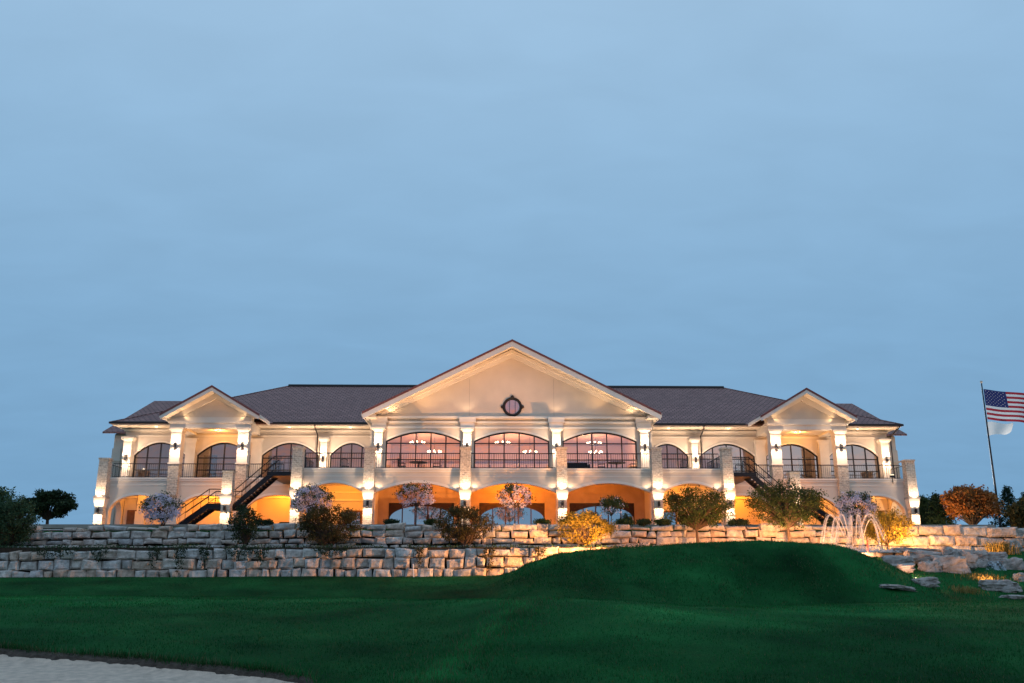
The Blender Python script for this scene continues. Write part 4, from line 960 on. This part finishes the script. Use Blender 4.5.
def conifer(label, px, Y, py_top, half, seed, n=900):
    r = random.Random(seed); b = Vector((at(px, 500, Y).x, Y, 3.4)); zt = at(px, py_top, Y).z; hx = at(px+half, 500, Y).x-b.x
    t = thing('conifer', label, 'tree', b, 'dark conifers right of the clubhouse'); mb = MB(); mb.tube([b, (b.x, Y, zt-.1)], [.14, .03], 7); h = zt-b.z
    tips = []
    for k in range(70):
        q = (k+.5)/70; a = k*2.4; L_ = hx*(1-q)**.8*r.uniform(.75, 1.1)+.1; z = b.z+.25+q*(h-.3); tip = Vector((b.x+L_*math.cos(a), Y+L_*math.sin(a), z-.05*L_+.12*L_)); tips.append((Vector((b.x, Y, z)), tip))
        mb.tube([(b.x, Y, z), tip], [.03, .008], 4, cap=False)
    mb.build('trunk', M['bark'], t); mb = MB()
    for a, c in tips:
        for _ in range(int(70*(.4+(c-a).length/hx))):
            p = a.lerp(c, r.uniform(.15, 1.05)**.7); leaf(mb, p+Vector((r.gauss(0, .11), r.gauss(0, .11), r.gauss(0, .12))), .10, r)
    mb.build('crown', LEAF['conifer'], t)
conifer('dark pointed conifer just right of the clubhouse', 936, 70, 495, 18, 131)
conifer('tall dark conifer behind the foot of the flagpole', 1008, 84, 487, 22, 132); conifer('dark conifer at the right edge beyond the flagpole', 1026, 80, 494, 20, 133)
# low planting along the terrace edge
for i, (px, hp, lm, what) in enumerate(((433, 7, 'green', 'in front of the left glazed arch'), (541, 8, 'green', 'below the right half of the middle glazed arch'), (566, 6, 'dark', 'left of the pier behind the golden shrub'), (598, 7, 'dark', 'under the sparse young standard'), (624, 8, 'green', 'right of the sparse young standard'), (643, 6, 'dark', 'beside the right gable pier'),
        (662, 8, 'green', 'left of the small spreading tree'), (737, 9, 'dark', 'between the two small green trees'), (829, 8, 'dark', 'behind the left fountain jets'), (265, 8, 'dark', 'beside the narrow dark shrub below the left stairs'), (392, 6, 'dark', 'right of the widest bronze shrub'), (690, 9, 'dark', 'behind the trunk of the small spreading tree'))):
    shrub('low_plant', 'low leafy bedding plant %s' % what, 'plant', px, 56.9, 520.5, 525.5, hp, lm, 140+i, nclump=20, per=26, clump=.10, size=.055, trunk_r=.015, group='bedding plants along the terrace edge')
# greenery trailing over the lower wall
r = random.Random(77)
for i, (px, wpx, dpx, where) in enumerate(((55, 40, 10, 'near the left edge below the dark shrub'), (100, 14, 14, 'below the dark spreading tree'), (155, 9, 19, 'below the left end of the clubhouse'), (181, 8, 26, 'below the broad lilac bush'), (205, 7, 20, 'left of the narrow dark shrub'), (240, 24, 12, 'below the narrow dark shrub'), (262, 10, 16, 'right of the narrow dark shrub'), (330, 30, 8, 'below the widest bronze shrub'), (420, 5, 18, 'left of the olive shrub'), (489, 9, 22, 'right of the olive shrub'), (540, 9, 12, 'in the floodlight left of the golden shrub'))):
    mb = MB(); y = 53.22; x0 = at(px, 550, y).x; hw = wpx/15*.5; ztop = at(px, 550, y).z
    for k in range(int(60+wpx*7+dpx*6)):
        u = r.uniform(-1, 1); dz = (r.random()**1.3)*dpx/15*.9*(1-abs(u)**1.6*.8); x = x0+u*hw+r.gauss(0, .06)
        leaf(mb, Vector((x, y-.16*r.random()+.35*max(0, .12-dz), ztop+.12-dz)), .065, r)
    o = mb.build('trailing_plant', LEAF['ivy'] if i < 8 else LEAF['burgundy'], origin=(x0, y, ztop)); tag(o, 'leafy creeper trailing over the lower wall %s' % where, 'plant', 'creepers on the lower wall')

mb = MB()
for k in range(5200):
    x = r.uniform(-36, 9.5); pn = noise.noise(Vector((x*.5, 8, 1)))
    if r.random() > .55+pn: continue
    leaf(mb, Vector((x, r.uniform(53.3, 54.3), 1.97+abs(r.gauss(0, .07))*(1+pn))), .06, r)
tag(mb.build('ground_cover', LEAF['mid']), kind='stuff')
# ------------------------------------------------------------------ boulders, fountain, waterfall
def boulder(px, py, wpx, hpx, Y, label, seed, dep=1.0, flat=1.0):
    r = random.Random(seed); p = at(px, py, Y) if Y > 45 else hit(px, py+hpx*.3, 20)
    Y = p.y; p.z += .10 if hpx > 6 and Y < 45 else 0
    hw, hh = wpx/2*Y/900, max(hpx*1.3, hpx+2)/2*Y/900; mb = MB()
    mb.ball((0, 0, 0), 1, 26, 16); vs = []; ta = r.uniform(-.14, .14); ya = r.uniform(-.5, .5); cy_, sy_ = math.cos(ya), math.sin(ya)
    for v in mb.v:
        q = Vector(v); m_ = max(abs(q.x), abs(q.y), abs(q.z)); q = q.lerp(q/m_, .62)
        nz_ = noise.noise(q*1.3+Vector((seed, 0, 0)))*.22+noise.noise(q*3.1+Vector((0, seed, 0)))*.12+noise.noise(q*7+Vector((0, seed, 0)))*.03
        cr_ = abs(noise.noise(q*2.2+Vector((seed*1.7, seed, 3)))); q *= .87*(1+nz_*1.25-.16*max(0, .10-cr_)/.10)
        rx_ = q.x*hw; rz_ = q.z*hh+rx_*ta; ry_ = q.y*hw*dep*.7
        vs.append((p.x+rx_*cy_-ry_*sy_, p.y+rx_*sy_+ry_*cy_, p.z+rz_))
    mb.v = vs; o = mb.build('boulder', M['rock'], origin=(p.x, p.y, p.z-hh)); tag(o, label, 'boulder', 'boulders around the rock garden at right'); return o
BL = [(897, 563, 32, 12, 46.5, 'rounded pinkish boulder at the left end of the rock garden'), (893, 569, 42, 9, 45.8, 'flat grey slab lying in front of the left pinkish boulder'),
      (925, 558, 40, 12, 48, 'pink topped boulder behind the left end of the rock garden'), (950, 566, 36, 17, 46.8, 'broad grey boulder in the middle of the rock garden'), (930, 568, 24, 12, 46.6, 'grey boulder wedged beside the broad middle one'),
      (952, 556, 22, 14, 48.3, 'upright pink boulder standing above the middle grey one'), (967, 560, 20, 14, 47.4, 'dark grey boulder left of the waterfall recess'), (971, 556, 34, 10, 49.5, 'long lit ledge stone above the waterfall recess'),
      (992, 558, 28, 9, 49.5, 'lit golden stone above the waterfall'), (925, 582.5, 30, 9, 43.5, 'lone pink boulder half sunk in the sloping grass'), (898, 587, 38, 3.4, 42.6, 'thin pale slab flat in the grass left of the lone boulder'),
      (1000, 586, 40, 13, 42.5, 'wide pink boulder in dry grass at the lower right'), (1012, 568, 26, 16, 48.2, 'dark boulder right of the waterfall'), (1014, 596.5, 30, 3, 40.5, 'thin grey slab in the grass at the lower right edge'),
      (975, 569, 22, 14, 48.6, 'shadowed boulder inside the waterfall recess'), (1010, 549, 24, 14, 52, 'large block beside the dry grass clump'), (915, 551.5, 56, 5, 51.5, 'long low ledge stone behind the rock garden'), (1022, 578, 18, 9, 44, 'small boulder at the right edge')]
for i, b in enumerate(BL): boulder(*b, 300+i*7)
# waterfall
p0, p1, q0, q1 = at(988, 561, 48.4), at(1006, 561, 48.4), at(986, 573, 47.6), at(1007, 573, 47.6)
mb = MB(); nxw, nzw = 24, 10; r = random.Random(5)
for j in range(nzw+1):
    for i in range(nxw+1):
        a = p0.lerp(p1, i/nxw); b = q0.lerp(q1, i/nxw); t = j/nzw; p = a.lerp(b, t); p.z = lerp(a.z, b.z, t**1.6); p.y += .07*math.sin(i*2.1)+.05*noise.noise(Vector((i*.7, j*.2, 2))); mb.v.append(tuple(p))
for j in range(nzw):
    for i in range(nxw): a = j*(nxw+1)+i; mb.f.append((a, a+nxw+1, a+nxw+2, a+1)); mb.m.append(0)
wm, n_, l_, b_ = newmat('falling_water'); b_.inputs['Base Color'].default_value = (.45, .55, .62, 1); b_.inputs['Roughness'].default_value = .25
g_ = n_.new('ShaderNodeNewGeometry'); m1 = n_.new('ShaderNodeMapping'); m1.inputs['Scale'].default_value = (9, 1, .6); l_.new(g_.outputs['Position'], m1.inputs[0])
z1 = n_.new('ShaderNodeTexNoise'); z1.inputs['Scale'].default_value = 1.2; l_.new(m1.outputs[0], z1.inputs[0]); q1 = n_.new('ShaderNodeMapRange'); l_.new(z1.outputs[0], q1.inputs[0])
q1.inputs[1].default_value = .42; q1.inputs[2].default_value = .62; q1.inputs[3].default_value = .05; q1.inputs[4].default_value = .75; l_.new(q1.outputs[0], b_.inputs['Alpha'])
wt = thing('waterfall', 'small waterfall spilling between boulders at the right edge', 'waterfall', (p0.x, 48, q0.z)); mb.build('water', wm, wt, smooth=True)
mb = MB(); mb.box(p0.x-.1, p1.x+.1, 48.35, 49.3, p0.z-.16, p0.z-.02); mb.build('spill_stone', M['rock'], wt)
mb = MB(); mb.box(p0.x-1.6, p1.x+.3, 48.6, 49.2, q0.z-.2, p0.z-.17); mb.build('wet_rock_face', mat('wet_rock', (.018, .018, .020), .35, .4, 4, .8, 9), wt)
# pool + fountain
pc = at(856, 553, 50.6); PZ = pc.z
mb = MB(); nn = 40
mb.add([(pc.x+1.0+4.2*math.cos(2*math.pi*i/nn), 52.3+2.6*math.sin(2*math.pi*i/nn), PZ) for i in range(nn)], [tuple(range(nn))])
pw, n_, l_, b_ = newmat('pool_water'); b_.inputs['Base Color'].default_value = (.05, .08, .09, 1); b_.inputs['Roughness'].default_value = .08
o = mb.build('pool_water', pw); tag(o, kind='structure')
stone_wall('basin_wall', 'low curved stone rim of the fountain pool behind the grass mound', [(pc.x-3.2, 51.2), (pc.x-1.6, 50.35), (pc.x+1.5, 50.15), (pc.x+4.2, 50.7), (pc.x+5.6, 52.0)], lambda x: PZ-.6, lambda x: PZ+.10, 2, .5, 1.1, .4, 47, .03)
FT = thing('fountain', 'lit fountain with arching water jets in front of the right stairs', 'fountain', (pc.x, 51.2, PZ))
jm, n_, l_, b_ = newmat('jet_water'); b_.inputs['Base Color'].default_value = (.82, .82, .82, 1); b_.inputs['Roughness'].default_value = .3; b_.inputs['Alpha'].default_value = .17
fm, n_, l_, b_ = newmat('spray_water'); b_.inputs['Base Color'].default_value = (.80, .80, .80, 1); b_.inputs['Roughness'].default_value = .6; b_.inputs['Alpha'].default_value = .34
r = random.Random(9)
for (bx, bpy_, tx, ty, ex, ey) in ((849, 549, 831, 515, 823, 546), (850, 549, 838, 517, 832, 545), (851, 550, 842, 514, 836, 548), (853, 550, 851, 515, 849, 548), (856, 550, 858, 514, 863, 547), (859, 550, 868, 514, 884, 540), (861, 550, 871, 519, 880, 548)):
    a, m_, e = at(bx, bpy_, 51.2), at(tx, ty, 51.0), at(ex, ey, 50.9); mb = MB(); nrm_ = 15
    for k in range(6):
        jit = Vector((r.gauss(0, .06), r.gauss(0, .06), r.gauss(0, .05))); pts = []
        for i in range(nrm_+1):
            t = i/nrm_; x = a.x*(1-t)**2+2*t*(1-t)*(2*m_.x-.5*a.x-.5*e.x)+e.x*t*t; z = a.z*(1-t)**2+2*t*(1-t)*(2*m_.z-.5*a.z-.5*e.z)+e.z*t*t; y = lerp(a.y, e.y, t)
            pts.append(Vector((x, y, z))+jit*t)
        for q in range(14): f_ = r.uniform(.55, 1.04); i_ = min(nrm_-1, int(f_*nrm_)); mb.ball(pts[i_]+Vector((r.gauss(0, .07), r.gauss(0, .07), r.gauss(0, .10)-max(0, f_-1)*2)), r.uniform(.010, .026), 5, 4)
        mb.tube(pts, [.010+.020*(i/nrm_)**1.3 for i in range(nrm_+1)], 6)
    mb.build('jet', jm, FT, smooth=True)
mb = MB(); mb.tube([(pc.x-.1, 51.2, PZ-.1), (pc.x-.1, 51.2, PZ+.12)], .22, 12); mb.build('nozzle_base', M['dark'], FT)
mb = MB()
for k in range(1500):   # low spray droplets over the pool
    x = pc.x+r.gauss(.7, 1.5); y = r.uniform(50.6, 52.3); z = PZ+abs(r.gauss(0, .22))*max(.2, 1-abs(x-pc.x-.5)/3.8); mb.ball((x, y, z), r.uniform(.02, .055), 5, 4)
mb.build('spray', fm, FT)
mb = MB()   # ornamental dry grass clump and tufts in the dry slope
def grass_clump(px, py, Y, n, h, spread, label, lm='straw'):
    p = at(px, py, Y) if Y > 50 else hit(px, py, 20); mb = MB()
    for _ in range(n):
        a = r.uniform(0, 6.28); L_ = h*r.uniform(.5, 1.1); b = Vector((p.x+r.gauss(0, spread*.4), p.y+r.gauss(0, spread*.4), p.z)); b.z = b.z if Y > 50 else lawn_h(b.x, b.y)-.02; d = Vector((math.cos(a), math.sin(a), 0)); w_ = d.cross(Vector((0, 0, 1)))*.012
        m_ = b+d*L_*.2+Vector((0, 0, L_*.7)); e = b+d*L_*.5+Vector((0, 0, L_*.9)); mb.add([b-w_, b+w_, m_+w_, m_-w_, e], [(0, 1, 2, 3), (3, 2, 4)])
    o = mb.build('grass_clump', LEAF[lm], origin=tuple(p)); tag(o, label, 'ornamental grass')
grass_clump(1001, 555, 51.5, 420, .85, .9, 'yellowish ornamental grass clump before the right wall')
grass_clump(985, 579, 45.5, 420, .30, 1.1, 'thin dry grass tuft below the waterfall'); grass_clump(968, 592, 41.5, 360, .24, .8, 'dry grass tuft left of the wide pink boulder')
# stakes
for px, y0, y1, Y, m_, lab in ((414, 565, 577, 51.6, 'white', 'thin white marker stake against the lower wall'), (867.5, 541, 553, 49.5, 'red', 'thin red marker stake in front of the fountain')):
    a, b = at(px, y1, Y), at(px-.8 if m_ == 'white' else px, y0, Y); mb = MB(); mb.tube([a-Vector((0, 0, .25)), b], .030, 8); mb.ball(b, .045, 8, 5); o = mb.build('marker_stake', M[m_], origin=tuple(a)); tag(o, lab, 'stake')
# floodlights hidden behind the mound
def floodlight(loc, target, W, label, ang=None, col=(1, .40, .115)):
    t = thing('floodlight', label, 'floodlight', loc, 'ground floodlights'); x, y, z = loc
    mb = MB(); mb.box(x-.14, x+.14, y-.10, y+.10, z, z+.16); mb.tube([(x, y, z-(.45 if z > 3 else .2)), (x, y, z)], .03, 6); mb.build('housing', M['black'], t)
    mb = MB(); mb.box(x-.11, x+.11, y-.07, y+.07, z+.162, z+.175); mb.build('lens', M['lens'], t)
    if ang: spot((x, y, z+.26), target, W, ang, col, .08, .5)
    else: point((x, y, z+.27), W, col, .05)
def on_turf(x, y, dz=.04): return (x, y, lawn_h(x, y)+dz)
floodlight(on_turf(5.2, 50.3), (.4, 54.5, 1.75), 8500, 'ground floodlight behind the mound below the golden shrub', 118)
floodlight(on_turf(11.5, 50.8), (10.5, 56, 2.9), 1900, 'ground floodlight behind the mound below the small spreading tree', None, (1, .37, .12))
floodlight((22.6, 53.3, 1.72), (23, 56, 2.6), 1900, 'ground floodlight at the foot of the curving wall by the fountain', None, (1, .41, .12))
floodlight((15.6, 53.0, 1.75), (17, 56, 3), 1100, 'ground floodlight beside the pool left of the fountain', None, (1, .41, .15))
floodlight((18.3, 49.4, 1.02), (18, 51, 1.5), 480, 'ground floodlight hidden behind the left pinkish boulder', None, (1, .44, .20))
floodlight((25.2, 50.5, 1.3), (26, 47, 1.0), 330, 'ground floodlight behind the golden stone above the waterfall', None, (1, .42, .12))
floodlight((27.4, 65.7, 7.32), (22.6, 46.6, .9), 9000, 'added floodlight on the right end of the balcony ledge aimed at the rock garden', 27, (1, .43, .20))  # added lamp to brighten the boulder tops; no real fixture on this ledge
p_ = hit(925, 584, 20); floodlight((p_.x, p_.y+1.1, base_h(p_.x, p_.y+1.1)-.165), (20.6, 47, 1.7), 220, 'ground floodlight hidden behind the lone pink boulder', 100, (1, .50, .30))
p_ = hit(1000, 589, 20); floodlight((p_.x, p_.y+1.2, base_h(p_.x, p_.y+1.2)-.165), (24.5, 47, 1.5), 300, 'ground floodlight hidden behind the wide pink boulder', 110, (1, .46, .20))
floodlight((30.6, 66.2, 3.45), (31, 68, 5), 650, 'ground floodlight under the rust orange maple', None, (1, .55, .25))

# ------------------------------------------------------------------ flagpole and flags
fy = 80; fb = at(998, 520, fy); fx = at(982, 383, fy).x; ftop = at(982, 383, fy).z
t = thing('flagpole', 'tall dark flagpole right of the clubhouse', 'flagpole', (fx-.05, fy, 3.4))
mb = MB(); mb.tube([(fx-.05, fy, 3.3), (fx-.05, fy, ftop)], [.10, .05], 10); mb.build('pole', M['black'], t)
mb = MB(); mb.ball((fx-.05, fy, ftop+.10), .12, 10, 6); mb.build('finial', M['ledgest'], t)
mb = MB(); mb.tube([(fx-.16, fy, 5), (fx-.14, fy, ftop-.3)], .008, 4); mb.build('halyard', M['white'], t)
def clothmat(name, c):
    m, n, l, b = newmat(name); b.inputs['Base Color'].default_value = rgb(c); b.inputs['Roughness'].default_value = .85
    o = n['Material Output']; t = n.new('ShaderNodeBsdfTranslucent'); t.inputs[0].default_value = rgb(c); ms = n.new('ShaderNodeMixShader'); ms.inputs[0].default_value = .4
    l.new(b.outputs[0], ms.inputs[1]); l.new(t.outputs[0], ms.inputs[2]); l.new(ms.outputs[0], o.inputs[0]); return m
flagm = [clothmat('flag_red', (.50, .03, .05)), clothmat('flag_white', (.92, .92, .92)), clothmat('flag_blue', (.03, .04, .17))]
_old = [mat('flag_red', (.42, .02, .04), .8, .05), mat('flag_white', (.80, .80, .80), .8, .03), mat('flag_blue', (.025, .035, .14), .8, .05)]
H = 2.75; FW_ = 5.0; zt = at(984, 389, fy).z
def fpos(u, v, lift=0):   # u along fly 0..1, v down 0..1
    x = fx+.06+u*FW_*.97; y = fy+.34*math.sin(u*7.5+v*.9)*min(1, u*2.5)-lift; z = zt-v*H-.50*u*(1+.25*u)+.07*math.sin(u*9+v*2)*u
    return (x, y, z)
mb = MB(); nu, nv = 44, 26
mb.v = [fpos(i/nu, j/nv) for j in range(nv+1) for i in range(nu+1)]
for j in range(nv):
    for i in range(nu):
        a = j*(nu+1)+i; mb.f.append((a, a+nu+1, a+nu+2, a+1)); st_ = j*13//nv; mb.m.append(2 if (i/nu < .4 and st_ < 7) else (0 if st_ % 2 == 0 else 1))
for row in range(9):      # fifty stars
    for k in range(6 if row % 2 == 0 else 5):
        u0 = (.4/12)*(1+2*k+(row % 2)); v0 = (7/13)/10*(row+1); star = []
        for q in range(10):
            rr = .0165 if q % 2 == 0 else .0068; an = math.pi*q/5; star.append(fpos(u0+rr*math.sin(an)*.62, v0-rr*math.cos(an)*1.12, .012))
        mb.add(star, [tuple(range(9, -1, -1))], 1)
o = mb.build('national_flag', flagm, origin=(fx, fy, zt)); tag(o, 'red and white striped flag with white stars on blue, flying from the pole top', 'flag')
mb = MB(); z2 = at(988, 422, fy).z; nu, nv = 20, 10
mb.v = [(fx+.02+i/nu*(2.3-.25*(j/nv)**2), fy+.16*math.sin(i/nu*6+j*.15)*min(1, i/nu*3), z2-(j/nv)*(1.25-.42*(i/nu))+.10*math.sin(i/nu*5+1.5)*(i/nu)-.12*(i/nu)**1.5+.05*math.sin(i/nu*7)) for j in range(nv+1) for i in range(nu+1)]
for j in range(nv):
    for i in range(nu): a = j*(nu+1)+i; mb.f.append((a, a+nu+1, a+nu+2, a+1)); mb.m.append(0)
o = mb.build('plain_flag', flagm[1], smooth=True, origin=(fx, fy, z2)); tag(o, 'small plain white flag hanging below the striped flag', 'flag')

floodlight((fx-1.2, fy-2.2, 3.5), (fx+1.8, fy, 15.6), 9000, 'flag floodlight at the foot of the flagpole', 34, (1, .90, .80))
